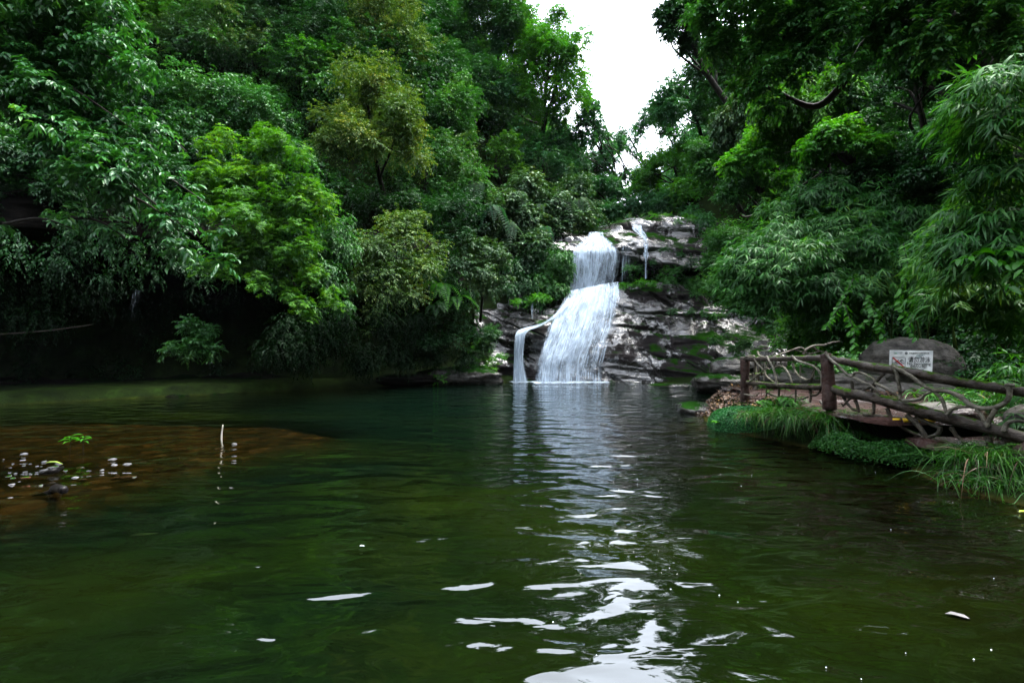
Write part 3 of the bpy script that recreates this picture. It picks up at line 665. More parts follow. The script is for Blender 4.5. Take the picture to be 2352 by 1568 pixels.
# lime bush: whorled leaves in tiers spilling from the rock shelf
cl = C_([(520, 370, 17.5, 55), (600, 345, 17.8, 50), (650, 375, 17.5, 55), (480, 410, 17, 50), (560, 420, 16.8, 60), (640, 440, 16.8, 55), (700, 450, 17, 50), (740, 480, 17.2, 35),
         (470, 470, 16.6, 45), (540, 490, 16.4, 55), (620, 510, 16.4, 55), (690, 520, 16.6, 50), (500, 550, 16.3, 45), (570, 570, 16.2, 50), (640, 580, 16.3, 50), (700, 590, 16.6, 45),
         (470, 610, 16.2, 30), (530, 625, 16.1, 38), (600, 635, 16.1, 35), (660, 640, 16.3, 40), (690, 690, 16.4, 35), (720, 655, 16.6, 38), (760, 690, 16.8, 28), (700, 730, 16.5, 22), (640, 330, 18, 35)], .42, 8, 5)
cl[:, 3] *= .40
lime_t = custom('lime_bush', 'bright lime green bush of whorled leaves spilling over the dark rock shelf', 'bush', W(640, 905, 7.0) * 0 + np.array([-9.6, 20.6, 7.0]), cl, 'lime', 30000, .125, 'rosette',
       [([np.array([-9.6, 20.6, 6.9]), P(600, 470, 18), P(560, 430, 17.2)], [.12, .08, .04]), ([P(600, 470, 18), P(640, 560, 16.8), P(690, 690, 16.5)], [.07, .05, .02]),
        ([P(600, 470, 18), P(530, 560, 16.8), P(480, 620, 16.3)], [.06, .04, .015]), ([P(600, 470, 18), P(680, 440, 17.3), P(740, 480, 17.2)], [.06, .04, .02])], .34, KITE, 63)
c2_ = cl.copy(); c2_[:, 1] += .45; c2_[:, 3] *= 1.9
V, F = leafmass(c2_, 16000, .12, .4, 'broad', 163, KITE); mk('inner_foliage', V, F, LM['mid'], lime_t)
cl = C_([(870, 560, 20.5, 55), (930, 545, 20.8, 50), (990, 570, 21, 40), (850, 610, 20.2, 45), (910, 620, 20.2, 50), (970, 630, 20.5, 45), (830, 660, 20, 35), (880, 680, 20, 40), (940, 680, 20.2, 40), (860, 720, 20, 28), (900, 510, 21.3, 40), (960, 500, 21.5, 30), (820, 570, 20.5, 35), (850, 755, 20, 14)], .25, 9, 2)
custom('yellow_green_bush', 'yellow green bush hanging in tiers left of the ferns', 'bush', (-5.8, 24.2, 5.4), cl, 'olive', 15000, .13, 'broad',
       [([np.array([-5.8, 24.2, 5.3]), P(900, 600, 21.5), P(870, 700, 20.3)], [.1, .06, .02]), ([P(900, 600, 21.5), P(970, 590, 21)], [.05, .02]), ([P(900, 600, 21.5), P(840, 580, 20.6)], [.05, .02])], .4, KITE, 64)
cl = C_([(1090, 570, 23.5, 35), (1130, 580, 23.8, 32), (1070, 605, 23.3, 32), (1110, 620, 23.4, 38), (1150, 600, 24, 22), (1090, 655, 23.5, 32), (1130, 665, 23.8, 30), (1160, 640, 24.2, 18)], .25, 10, 2)
custom('grey_green_bush', 'small grey green bush left of the brown rocks beside the falls', 'bush', (-1.6, 25.8, 3.2), cl, 'greyg', 9000, .13, 'broad',
       [([np.array([-1.6, 25.8, 3.0]), P(1110, 640, 24), P(1100, 580, 23.6)], [.08, .05, .02])], .42, KITE, 65)
cl = C_([(440, 745, 16.4, 28), (400, 795, 16, 24), (450, 790, 16.2, 30), (490, 800, 16.4, 25), (440, 820, 16.2, 22), (470, 760, 16.6, 26)], .25, 11, 2)
custom('low_bush', 'dim low bush leaning out of the dark hollow under the rock shelf', 'bush', (-10.6, 18.3, .8), cl, 'mid', 4200, .11, 'broad', [], .4, KITE, 66)
cl = C_([(740, 600, 18, 38), (760, 560, 18.4, 40), (770, 640, 18, 30), (780, 520, 18.8, 40), (800, 560, 18.8, 35), (790, 700, 18.2, 18)], .25, 12, 2)
custom('trailing_bush', 'mid green bush trailing down just right of the lime bush', 'bush', (-6.9, 22.2, 6.4), cl, 'mid', 7500, .13, 'hang', [([np.array([-6.9, 22.2, 6.3]), P(780, 560, 19)], [.06, .02])], .4, KITE, 67)
cl = C_([(1040, 520, 23, 50), (1000, 480, 23.5, 50), (1050, 700, 23.6, 30), (1000, 720, 23, 28), (1040, 760, 23.4, 34), (1090, 770, 23.8, 28), (980, 790, 23, 24), (1130, 760, 24.4, 24), (1010, 640, 23, 35)], .3, 13, 2)
custom('bank_shrub', 'dark small leaved shrub cloaking the bank below the ferns', 'bush', (-3.0, 24.9, 2.5), cl, 'dark', 16000, .11, 'small', [], .5, KITE, 68)

# dark thickets draping the foot of the shelf towards the falls
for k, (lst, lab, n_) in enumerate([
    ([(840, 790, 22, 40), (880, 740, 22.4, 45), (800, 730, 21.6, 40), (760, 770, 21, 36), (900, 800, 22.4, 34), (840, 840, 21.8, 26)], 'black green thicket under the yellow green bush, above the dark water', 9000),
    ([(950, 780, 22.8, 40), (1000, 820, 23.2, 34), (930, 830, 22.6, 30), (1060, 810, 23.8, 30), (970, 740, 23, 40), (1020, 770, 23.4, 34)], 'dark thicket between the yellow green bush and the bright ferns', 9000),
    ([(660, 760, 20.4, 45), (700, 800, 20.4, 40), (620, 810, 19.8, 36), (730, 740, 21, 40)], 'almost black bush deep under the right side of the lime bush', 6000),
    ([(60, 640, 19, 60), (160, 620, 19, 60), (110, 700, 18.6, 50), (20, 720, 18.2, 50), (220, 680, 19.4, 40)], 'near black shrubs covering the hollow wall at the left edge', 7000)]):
    custom('thicket', lab, 'bush', P(lst[0][0], lst[0][1] + 30, lst[0][2] + .4), C_(lst, .3, 120 + k, 3), 'deep', n_, .12, 'hang', [], .45, KITE, 130 + k)  # leaf colour carries the hollow's shade

# foliage hanging over the lip of the rock shelf
for k, (a_, b_, n_, lab) in enumerate([(.02, .30, 12000, 'dark trailing shrubs hanging from the shelf lip at the far left'), (.30, .55, 12000, 'dark trailing shrubs hanging from the shelf lip behind the lime bush'),
                                       (.55, .80, 12000, 'dark trailing shrubs hanging from the shelf lip between lime bush and yellow green bush'), (.80, 1.0, 9000, 'dark trailing shrubs on the end of the shelf nearest the falls')]):
    r_ = np.random.default_rng(700 + k); ii = (r_.uniform(a_, b_, 60) * (nsh - 1)).astype(int); hh = .72 + .28 * endf[ii]
    o_ = r_.uniform(.2, 2.6, 60); zz_ = np.where(o_ < 1.6, r_.uniform(4.3, 6.6, 60), r_.uniform(6.2, 7.2, 60))
    C = np.c_[line[ii] + nor[ii] * o_[:, None], 1 + (zz_ - 1) * hh, r_.uniform(.35, .8, 60)]
    custom('hanging_shrub', lab, 'bush', (*(line[ii[0]] + nor[ii[0]] * 2.5), 6.5), C, 'dark', n_, .13, 'hang', [], .45, KITE, 700 + k)
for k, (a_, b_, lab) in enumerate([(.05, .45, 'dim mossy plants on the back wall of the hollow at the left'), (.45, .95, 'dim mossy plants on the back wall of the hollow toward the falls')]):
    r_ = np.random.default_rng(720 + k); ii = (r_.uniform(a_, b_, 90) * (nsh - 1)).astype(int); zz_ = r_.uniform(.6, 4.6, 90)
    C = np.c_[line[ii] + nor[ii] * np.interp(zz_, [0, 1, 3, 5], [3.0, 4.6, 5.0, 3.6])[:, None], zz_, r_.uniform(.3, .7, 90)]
    custom('hollow_plant', lab, 'plant', (*(line[ii[0]] + nor[ii[0]] * 5), .8), C, 'deep', 14000, .13, 'hang', [], .45, KITE, 720 + k)  # leaves coloured near black to stand for shade at the back
# crowns closing the left side of the open sky
# creepers beside the falls
cl = C_([(1275, 590, 28.6, 30), (1250, 620, 28.4, 26), (1285, 630, 28.5, 28), (1265, 655, 28.3, 26), (1290, 660, 28.4, 20), (1300, 585, 28.8, 20), (1245, 585, 28.6, 22), (1300, 610, 28.6, 22)], .25, 14, 3)
custom('creeper', 'dense dark green creeper covering the rock pillar left of the upper falls', 'creeper', P(1275, 690, 28.6), cl, 'mid', 13000, .13, 'hang', [], .6, KITE, 69)
cl = C_([(1215, 600, 28.4, 28), (1200, 640, 28, 30), (1225, 670, 27.8, 24), (1180, 610, 28, 24), (1170, 660, 27.6, 20), (1210, 690, 27.4, 16), (1240, 700, 27.2, 12)], .25, 15, 2)
custom('creeper', 'darker creeper with small leaves left of the dense pillar creeper', 'creeper', P(1200, 700, 28), cl, 'dark', 9000, .12, 'hang', [], .55, KITE, 70)
cl = C_([(1210, 690, 27.0, 14), (1235, 688, 27.0, 16), (1255, 684, 27.2, 12), (1190, 692, 26.8, 12)], .3, 16, 2)
custom('ledge_plant', 'mat of bright small leaves on the pale ledge left of the falls', 'plant', P(1220, 700, 27.2), cl, 'bright', 3500, .09, 'small', [], .5, KITE, 71)
for k, (lst, n_, col, lab) in enumerate([
    ([(1450, 655, 28.2, 10), (1475, 652, 28.2, 12), (1500, 654, 28.2, 10), (1430, 658, 28.2, 8)], 2600, 'bright', 'fresh green tuft strip on the ledge right of the curtain of water'),
    ([(1440, 612, 29.4, 14), (1470, 622, 29.4, 14), (1500, 630, 29.6, 12), (1450, 640, 30, 12)], 2200, 'mid', 'small plants rooted under the lip of the upper rock by the trickle'),
    ([(1540, 640, 29.2, 22), (1580, 650, 29, 26), (1620, 655, 28.8, 26), (1560, 620, 29, 18), (1600, 680, 28.4, 20)], 8000, 'mid', 'leafy band of plants filling the recess at the right of the upper rock'),
    ([(1530, 572, 28.9, 10), (1560, 585, 28.8, 12), (1590, 600, 28.6, 14), (1500, 604, 29, 8)], 2500, 'dark', 'thin dark plants growing along a bed of the upper rock'),
    ([(1500, 497, 32.5, 12), (1530, 500, 32, 12), (1555, 515, 31, 14), (1590, 500, 32, 16)], 3000, 'bright', 'green tufts on the mossy top of the upper rock'),
    ([(1545, 715, 27.1, 10), (1580, 718, 27, 12), (1615, 715, 27, 9), (1640, 728, 26.6, 10), (1660, 724, 26.6, 8)], 2600, 'mid', 'small plants in the terrace crack of the dark dome'),
    ([(1645, 882, 22.6, 13), (1660, 876, 22.4, 12), (1630, 888, 22.6, 8)], 1800, 'mid', 'clump of small plants at the waterline by the mossy rock'),
    ([(1640, 780, 24.4, 12), (1690, 800, 23.4, 16), (1720, 790, 23, 18), (1700, 830, 22.4, 16), (1670, 770, 24.6, 12)], 4500, 'mid', 'scattered small plants on the mossy slope of the right rock'),
    ([(1090, 850, 24.5, 26), (1120, 845, 24.7, 24), (1060, 860, 24.3, 14), (1140, 820, 25.0, 16), (1010, 862, 23.8, 16), (990, 866, 23.6, 10)], 5500, 'bright', 'bright low plants on the mossy rock at the waterline left of the falls'),
    ([(1115, 790, 25.1, 22), (1095, 810, 24.9, 20), (1135, 770, 25.4, 16)], 4500, 'mid', 'climbing plants on the rock face above the bright waterline plants')]):
    custom('rock_plant', lab, 'plant', P(lst[0][0], lst[0][1] + 8, lst[0][2] + .2), C_(lst, .3, 20 + k, 2), col, n_, .085 if k != 9 else .1, 'small', [], .5, KITE, 80 + k)

# right bank bushes
cl = C_([(1640, 600, 25, 34), (1660, 650, 24, 36), (1700, 690, 23, 36), (1690, 620, 24, 36), (1740, 650, 22.5, 40), (1740, 720, 21.5, 34), (1660, 560, 26, 40), (1640, 540, 27, 30), (1700, 560, 25, 44), (1770, 590, 22, 44), (1680, 700, 23, 26), (1790, 680, 21, 40), (1780, 740, 20.5, 30)], .25, 31, 3)
custom('slope_shrub', 'wide mid green shrub bank right of the upper rock', 'bush', (10.9, 23.5, 2.5), cl, 'mid', 30000, .115, 'small', [], .5, KITE, 91)
cl = C_([(1820, 740, 17.5, 40), (1870, 760, 16.5, 45), (1920, 740, 16, 50), (1860, 700, 17, 50), (1800, 790, 17.5, 26), (1850, 800, 17, 26), (1950, 780, 15.5, 30), (1980, 720, 15.5, 45)], .25, 32, 2)
custom('bank_bush', 'leafy green bush above the back of the log fence', 'bush', (9.6, 16.8, 1.0), cl, 'bright', 15000, .105, 'broad', [], .5, KITE, 92)
cl = C_([(1500, 470, 36, 30), (1450, 480, 36, 26), (1400, 490, 36, 26), (1350, 500, 34, 24), (1530, 460, 35, 26), (1590, 480, 33, 26), (1620, 510, 31, 26)], .3, 33, 3)
custom('stream_shrub', 'low hazy shrubs lining the stream above the falls', 'bush', P(1460, 510, 36), cl, 'blue', 14000, .17, 'broad', [], .5, KITE, 93)

# bamboo
def bamboo(label, lst, n, L, root, seed, rep=3, culms=7):
    cl = C_(lst, .3, seed, rep); t = thing('bamboo', label, 'bamboo', root)
    V, F = leafmass(cl, int(n * 2.0), L * .88, .105, 'bamboo', seed, BLADE); mk('foliage', V, F, LM['bamboo'], t)
    r_ = np.random.default_rng(seed); mb = MB()
    for i in r_.permutation(len(cl))[:culms]:
        e = cl[i, :3]; b = np.array(root, float) + r_.normal(size=3) * np.array([.5, .4, 0]); m = np.array([(b[0] + e[0]) / 2 + (b[0] - e[0]) * .3, (b[1] + e[1]) / 2 + .2, max(b[2], e[2]) + .1])
        V, F = tube([b, m, e], [.025, .018, .006], 12, 6); mb.add(V, F)
    mb.build('stem', M_CULM, t, smooth=True); return t
M_CULM = plain("bamboo_culm", (0.06, 0.10, 0.02), .4)
bamboo('broad arching bamboo thicket above the fence, paler at its hanging tips',
       [(1700, 590, 16, 35), (1740, 560, 16, 45), (1720, 620, 15.5, 35), (1790, 540, 15.5, 50), (1780, 610, 15, 45), (1840, 590, 14.8, 50), (1760, 660, 15, 35), (1830, 660, 14.6, 45), (1890, 640, 14.5, 50), (1900, 570, 14.8, 50), (1950, 600, 14.5, 50), (1700, 650, 15.5, 22)],
       13000, .34, P(1930, 770, 16), 201)
bamboo('upper bamboo spray on the slope above the arching thicket',
       [(1850, 460, 16.5, 45), (1910, 450, 16, 45), (1960, 490, 15.5, 50), (1820, 510, 16.5, 45), (1900, 520, 15.5, 45), (2010, 470, 15.5, 45), (2040, 540, 15, 50), (1990, 560, 14.8, 45), (2090, 500, 14.8, 45)],
       10000, .34, P(2060, 700, 16.5), 202)
bamboo('dark leafy bamboo over the sign boulder',
       [(1960, 680, 14.2, 40), (2010, 650, 14.2, 45), (2060, 620, 14, 45), (1920, 720, 14.4, 35), (2100, 570, 13.8, 40), (2120, 640, 13.8, 35)], 5000, .28, P(2120, 800, 15), 203)
bamboo('near bamboo boughs with long leaves hanging at the upper right edge',
       [(2270, 190, 6.4, 45), (2320, 170, 6.2, 50), (2230, 240, 6.6, 35), (2300, 240, 6.3, 45), (2345, 260, 6.1, 45), (2205, 250, 6.7, 22), (2260, 300, 6.6, 30)], 1500, .26, P(2520, 420, 7.5), 204, culms=5)
bamboo('big near bamboo mass drooping at the right edge above the fence',
       [(2200, 500, 7, 40), (2250, 460, 6.8, 45), (2300, 420, 6.6, 50), (2345, 380, 6.4, 45), (2240, 540, 6.8, 45), (2300, 520, 6.5, 55), (2340, 480, 6.3, 45), (2190, 560, 7.1, 30), (2330, 570, 6.4, 45), (2280, 600, 6.6, 40), (2230, 600, 6.9, 35)], 3600, .25, P(2560, 700, 7.2), 205, culms=7)
bamboo('lower bamboo boughs behind the fence at the right edge',
       [(2150, 610, 8.2, 32), (2200, 640, 8, 38), (2260, 650, 7.8, 42), (2320, 640, 7.6, 42), (2180, 690, 8.2, 34), (2240, 700, 8, 40), (2310, 700, 7.8, 42), (2340, 740, 7.8, 35), (2150, 650, 8.4, 22)], 3600, .23, P(2480, 840, 9), 206, culms=6)
bamboo('small bamboo sprays between fence rail and forest at the far right',
       [(2320, 850, 8.6, 26), (2345, 900, 8.2, 24), (2290, 870, 9, 20), (2330, 960, 7.8, 20)], 500, .22, P(2420, 960, 8.4), 207, culms=3)
cl = C_([(2290, 590, 6.0, 26), (2330, 600, 5.9, 24), (2260, 600, 6.1, 16)], .25, 34, 2)
custom('broadleaf_sprig', 'bright broad leaved sprig in front of the right edge bamboo', 'plant', P(2400, 640, 6.4), cl, 'bright', 170, .15, 'broad', [([P(2400, 640, 6.4), P(2330, 595, 6)], [.012, .005])], .5, FINE, 94)

# heart leaved vines hanging in front of the dark hollow
def vine(label, pts, n, L, seed, col='bright'):
    r_ = np.random.default_rng(seed); c = spline([P(*p) for p in pts], n)
    t = thing('vine', label, 'vine', c[0], 'heart leaved vines over the sign boulder')
    V, F = tube([P(*p) for p in pts], [.008, .006, .003], 14, 5); mk('stem', V, F, M_BARK, t, smooth=True)
    sg = np.where(np.arange(n) % 2 == 0, 1., -1.)[:, None]
    ax = np.array([1, 0, 0]) * sg * .8 - UP * .55 + r_.normal(size=(n, 3)) * .2; pos = c + r_.normal(size=(n, 3)) * .015
    nm = np.array([0, -.7, .7]) + r_.normal(size=(n, 3)) * .25
    V, F = leaves(pos, ax, nm, r_.uniform(.7, 1.2, n) * L, L * .62, FINE); mk('foliage', V, F, LM[col], t)
vine('long heart leaved vine hanging straight down left of centre in the hollow', [(2075, 560, 12.6), (2085, 620, 12.4), (2065, 680, 12.3), (2080, 730, 12.2)], 46, .17, 1)
vine('vine trailing leftwards above the bamboo foot with rows of leaves', [(1960, 640, 13.2), (1930, 700, 12.9), (1900, 750, 12.6)], 44, .16, 2)
vine('vine with a bent tip over the left shoulder of the sign boulder', [(1990, 680, 12.8), (2010, 720, 12.5), (2030, 780, 12.3)], 36, .16, 3)
vine('short vine just above the top of the sign boulder', [(2110, 700, 12.6), (2090, 745, 12.3), (2105, 775, 12.2)], 26, .15, 4)
vine('vine reaching down to the fence rail with one yellowing leaf', [(1940, 700, 12.8), (1960, 760, 12.4), (1965, 820, 12.2)], 34, .15, 5)
vine('lower vine spread along the top of the arching bamboo foot', [(2040, 690, 12.7), (1990, 740, 12.5), (1950, 765, 12.4)], 30, .15, 6)

# ferns
def fern(label, base, fronds, L, seed, col='bright', droop=.9, name='fern', out=(0, -1), group='ferns', W0=.22):
    r_ = np.random.default_rng(seed); t = thing(name, label, 'fern', base, group); base = np.asarray(base, float)
    A = []; B = []; Np = []; Ls = []; mb = MB()
    az0 = math.atan2(out[1], out[0])
    for k in range(fronds):
        az = az0 + r_.uniform(-1.5, 1.5); l = L * r_.uniform(.7, 1.1); h = np.array([math.cos(az), math.sin(az), 0])
        s = np.linspace(0, 1, 22); el = .75 * r_.uniform(.6, 1.2)
        c = base + h * (l * s * .75)[:, None] + UP * (l * (el * s - droop * s ** 2))[:, None]
        V, F = tube(c[[0, 7, 14, 21]], [.012, .008, .004], 8, 4); mb.add(V, F)
        tg = nrm(np.gradient(c, axis=0)); sd_ = nrm(np.cross(tg, UP)); nn = np.cross(sd_, tg)
        for sg in (-1, 1):
            A.append(c[2:]); B.append(sd_[2:] * sg + tg[2:] * .35 - UP * .12); Np.append(nn[2:]); Ls.append(l * W0 * np.sin(np.pi * np.clip(s[2:] * .86 + .14, 0, 1)) + .01)
    V, F = leaves(np.vstack(A), np.vstack(B), np.vstack(Np), np.concatenate(Ls), L * .038, KITE)
    mk('fronds', V, F, LM[col], t); mb.build('stem', M_BARK, t)
for k, (px, py, d, n_, L, col, lab) in enumerate([
    (1010, 660, 22.6, 8, 1.5, 'bright', 'bright fern with long arching fronds left of the grey bush'),
    (1045, 690, 22.8, 8, 1.5, 'bright', 'bright fern hanging lowest above the dark hollow'),
    (1000, 705, 22.4, 5, 1.2, 'mid', 'dimmer fern at the left of the two bright ferns'),
    (1100, 425, 28, 7, 2.0, 'greyg', 'dull fern at the top left of the hanging fern bank'),
    (1190, 450, 30, 7, 2.0, 'greyg', 'dull fern beneath the heart leaved sapling'),
    (1130, 480, 28, 6, 1.9, 'blue', 'green tree fern fronds in the middle of the fern bank'),
    (1235, 480, 31, 7, 2.0, 'greyg', 'grey fronds left of the two largest hanging ferns'),
    (1290, 470, 32, 8, 2.3, 'greyg', 'largest grey hanging fern above the crest of the falls'),
    (1330, 465, 33, 7, 2.0, 'greyg', 'grey hanging fern nearest the stream'),
    (1170, 520, 28.5, 6, 1.7, 'greyg', 'low fern over the creeper covered rocks'),
    (1250, 530, 30, 6, 1.7, 'blue', 'low fern above the rock pillar left of the falls')]):
    fern(lab, P(px, py, d), n_, L, 300 + k, col, 1.5 if col in ('greyg', 'blue') else 1.1)
cl = C_([(1110, 500, 29, 40), (1160, 470, 30, 40), (1210, 500, 30, 40), (1260, 460, 32, 40), (1220, 550, 29.5, 32), (1150, 545, 29, 36), (1300, 500, 32, 30), (1350, 500, 33, 30), (1270, 520, 31, 30), (1300, 430, 34, 40), (1210, 430, 32, 40)], .3, 40, 3)
custom('fern_bank_shrub', 'broad leaved grey green shrubs filling the slope between the hanging ferns', 'bush', P(1210, 560, 30.5), cl, 'greyg', 22000, .20, 'broad', [], .55, KITE, 95)

# the closed wood behind and between: crowns merge into one mass
def forest(name, n, cond, col, seed, R=(1.1, 2.2), hgt=(1.0, 3.2), per=1500, Lk=.0056, grp=0, nz=None):
    r_ = np.random.default_rng(seed); x = r_.uniform(-60, 60, n * 30); y = r_.uniform(4, 110, n * 30)
    dd = np.minimum(sdf(pool, x, y), sdf(stream, x, y)); pxx = x / y * 1176 + 1176
    z = terrain(x, y); pyy = 784 - (z + 3 - CAM_Z) / y * 1176
    keep = cond(x, y, dd) & (dd > 1) & (pxx > -200) & (pxx < 2550) & (pyy > -260)
    if nz is not None:
        q = fbm(np.stack([x, y, z], -1), .12, 2, 77); keep &= (q > nz[0]) & (q <= nz[1])
    x, y, z = x[keep][:n], y[keep][:n], z[keep][:n]; m = len(x)
    Rr = r_.uniform(*R, m) * (1 + y / 90); C = []
    for i in range(m):
        k = 9; d = nrm(r_.normal(size=(k, 3))); d[:, 2] = np.abs(d[:, 2]) * 1.1 - .25
        c = np.array([x[i], y[i], z[i] + r_.uniform(*hgt)]) + d * Rr[i] * np.array([1, 1, 1.15]) * r_.uniform(.5, 1, (k, 1))
        C.append(np.c_[c, Rr[i] * r_.uniform(.3, .55, k), np.full(k, max(.10, Lk * math.hypot(x[i], y[i])))])
    V, F = leafmass(np.vstack(C), m * per, .1, .5, 'broad', seed, KITE); o = mk(name, V, F, LM[col]); return tag(o, 'dense green woodland covering the gorge slopes', None, None, 'stuff')
axl = lambda y: np.interp(y, [0, 26, 90], [-1, 2.5, 22])
forest('woods', 340, lambda x, y, d: (d > 5.8) & (x < axl(y)) & (y < 45), 'dark', 401, nz=(-9, .0))
forest('woods', 300, lambda x, y, d: (d > 5.8) & (x < axl(y)) & (y < 60), 'mid', 402, nz=(-.05, 9))
forest('woods', 180, lambda x, y, d: (d > 1.5) & (x < axl(y)) & (y > 27), 'greyg', 403, nz=(-.25, .12))
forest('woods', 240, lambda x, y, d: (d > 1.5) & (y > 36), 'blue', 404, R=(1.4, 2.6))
forest('woods', 220, lambda x, y, d: (d > 6.6) & (x > 4) & (y < 40), 'dark', 405, nz=(-9, .1), R=(1.0, 1.9))
forest('woods', 160, lambda x, y, d: (d > 6.6) & (x > 4) & (y < 50), 'mid', 406, nz=(-.1, 9), R=(1.0, 1.9))
# low plants that hide the soil
def scrub(name, n, cond, col, Lk, seed, hoff=(0, .9), per=26, xr=(-60, 60), yr=(6, 110)):
    r_ = np.random.default_rng(seed); x = r_.uniform(*xr, n * 30); y = r_.uniform(*yr, n * 30)
    dd = np.minimum(sdf(pool, x, y), sdf(stream, x, y)); pxx = x / y * 1176 + 1176
    z = terrain(x, y); pyy = 784 - (z + 1 - CAM_Z) / y * 1176
    k = (dd > 1) & (pxx > -100) & (pxx < 2450) & (pyy > -80) & cond(x, y, dd); x, y, z = x[k][:n], y[k][:n], z[k][:n]
    C = np.c_[x, y, z + r_.uniform(*hoff, len(x)), r_.uniform(.5, 1.0, len(x)) * (1 + y / 80), np.maximum(.07, Lk * np.hypot(x, y))]
    V, F = leafmass(C, len(x) * per, .1, .55, 'broad', seed, KITE); o = mk(name, V, F, LM[col]); return tag(o, 'low green undergrowth carpeting the slopes', None, None, 'stuff')
scrub('undergrowth', 14000, lambda x, y, d: (d > 5.6) & (x < axl(y)), 'dark', .007, 411)
scrub('undergrowth', 8000, lambda x, y, d: (d > 1.5) & (y > 27), 'mid', .0075, 412)
scrub('undergrowth', 6500, lambda x, y, d: (d > 5.6) & (x > 3) & (y < 45), 'dark', .007, 413)
scrub('undergrowth', 1600, lambda x, y, d: (d > 2.5) & (x > 11.5) & (y > 17) & (y < 32), 'mid', .0055, 414, (0, .5), xr=(11, 24), yr=(17, 33))
# ------------------------------------------------------------------ falling water
def silk_mat(name, dens=1.0, lo=.33, hi=.76, sx=46.0, sy=.9):
    m, nt, new, ln = newmat(name)
    out = new("ShaderNodeOutputMaterial"); uv = N(nt, "ShaderNodeUVMap", uv_map="UVMap")
    mp = new("ShaderNodeMapping"); mp.inputs["Scale"].default_value = (sx, sy, 1); ln(uv.outputs[0], mp.inputs[0])
    n1 = N(nt, "ShaderNodeTexNoise", i_Scale=1.0, i_Detail=7.0, i_Roughness=.72, i_Distortion=.15); ln(mp.outputs[0], n1.inputs["Vector"])
    at = N(nt, "ShaderNodeAttribute", attribute_name="dens")
    mp2 = new("ShaderNodeMapping"); mp2.inputs["Scale"].default_value = (sx * .16, sy * 3.2, 1); ln(uv.outputs[0], mp2.inputs[0])
    n2 = N(nt, "ShaderNodeTexNoise", i_Scale=1.0, i_Detail=4.0, i_Roughness=.6, i_Distortion=.6); ln(mp2.outputs[0], n2.inputs["Vector"])
    mm_ = N(nt, "ShaderNodeMath", operation='MULTIPLY_ADD', i_1=.75); ln(n2.outputs["Fac"], mm_.inputs[0]); ln(n1.outputs["Fac"], mm_.inputs[2])
    m3_ = N(nt, "ShaderNodeMath", operation='SUBTRACT', i_1=.375); ln(mm_.outputs[0], m3_.inputs[0])
    ad = N(nt, "ShaderNodeMath", operation='ADD'); ln(m3_.outputs[0], ad.inputs[0]); ln(at.outputs["Fac"], ad.inputs[1])
    rp = ramp(nt, [(lo, 0.0), (hi, dens)]); rp.color_ramp.interpolation = 'EASE'
    su = N(nt, "ShaderNodeMath", operation='SUBTRACT', i_1=.5); ln(ad.outputs[0], su.inputs[0]); ln(su.outputs[0], rp.inputs[0])
    tr = new("ShaderNodeBsdfTransparent"); df = N(nt, "ShaderNodeBsdfDiffuse"); df.inputs[0].default_value = (.47, .56, .66, 1)
    tl = N(nt, "ShaderNodeBsdfTranslucent"); tl.inputs[0].default_value = (.47, .56, .66, 1)
    m1 = N(nt, "ShaderNodeMixShader", i_0=.35); ln(df.outputs[0], m1.inputs[1]); ln(tl.outputs[0], m1.inputs[2])
    mx = new("ShaderNodeMixShader"); ln(rp.outputs[0], mx.inputs[0]); ln(tr.outputs[0], mx.inputs[1]); ln(m1.outputs[0], mx.inputs[2])
    ln(mx.outputs[0], out.inputs[0]); return m
M_SILK = silk_mat("falling_water", .92)
M_SILK2 = silk_mat("thin_falling_water", .75, .45, .72, 22.0, .8)
M_FOAM = plain("foam_white", (.62, .68, .75), .6)

def sheet(rows, nu, nv, off, seed, wob=.05, tilt=0.0):
    """rows: (left px, right px, py, depth, dens left, dens mid, dens right)"""
    r = np.array(rows, float)
    v = np.linspace(0, 1, nv); L = spline(r[:, [0, 2, 3]], nv); R = spline(r[:, [1, 2, 3]], nv)
    s = np.linspace(0, 1, len(r)); dl, dm, dr = (np.interp(v, s, r[:, k]) for k in (4, 5, 6))
    u = np.linspace(0, 1, nu)
    px = L[None, :, 0] * (1 - u[:, None]) + R[None, :, 0] * u[:, None]
    py = L[None, :, 1] + tilt * (u[:, None] - .3) * (1 - sstep(0, .45, v))[None]; d = L[None, :, 2] * np.ones((nu, 1)) - off
    pts = np.stack([(px - 1176) / 1176 * d, d, CAM_Z - (py - 784) / 1176 * d], -1)
    w = fbm(np.stack([u[:, None] * 26 * np.ones((1, nv)), v[None, :] * 1.4 * np.ones((nu, 1)), np.full((nu, nv), seed * 3.3)], -1), 1, 3, seed)
    w2 = fbm(np.stack([u[:, None] * 7 * np.ones((1, nv)), v[None, :] * 9 * np.ones((nu, 1)), np.full((nu, nv), seed * 1.7)], -1), 1, 3, seed + 9)
    pts[..., 1] += w * wob + w2 * wob * 1.2; pts[..., 0] += w2 * wob * .7
    dens = np.where(u[:, None] < .5, dl[None] * (1 - u[:, None] * 2) + dm[None] * u[:, None] * 2, dm[None] * (2 - u[:, None] * 2) + dr[None] * (u[:, None] * 2 - 1))
    e = 5.0; edge = (1 - np.exp(-u * 30)) * (1 - np.exp(-(1 - u) * 30)); dens = dens - .35 * (1 - edge)[:, None]
    ln_ = np.cumsum(np.r_[0, np.linalg.norm(np.diff(pts[nu // 2], axis=0), axis=1)])
    uv = np.stack([u[:, None] * np.ones((1, nv)) + seed * .37, np.broadcast_to(ln_[None, :] * .28 + seed * .71, (nu, nv))], -1)
    return pts.reshape(-1, 3), grid_faces(nu, nv), uv.reshape(-1, 2), dens.ravel() + .5
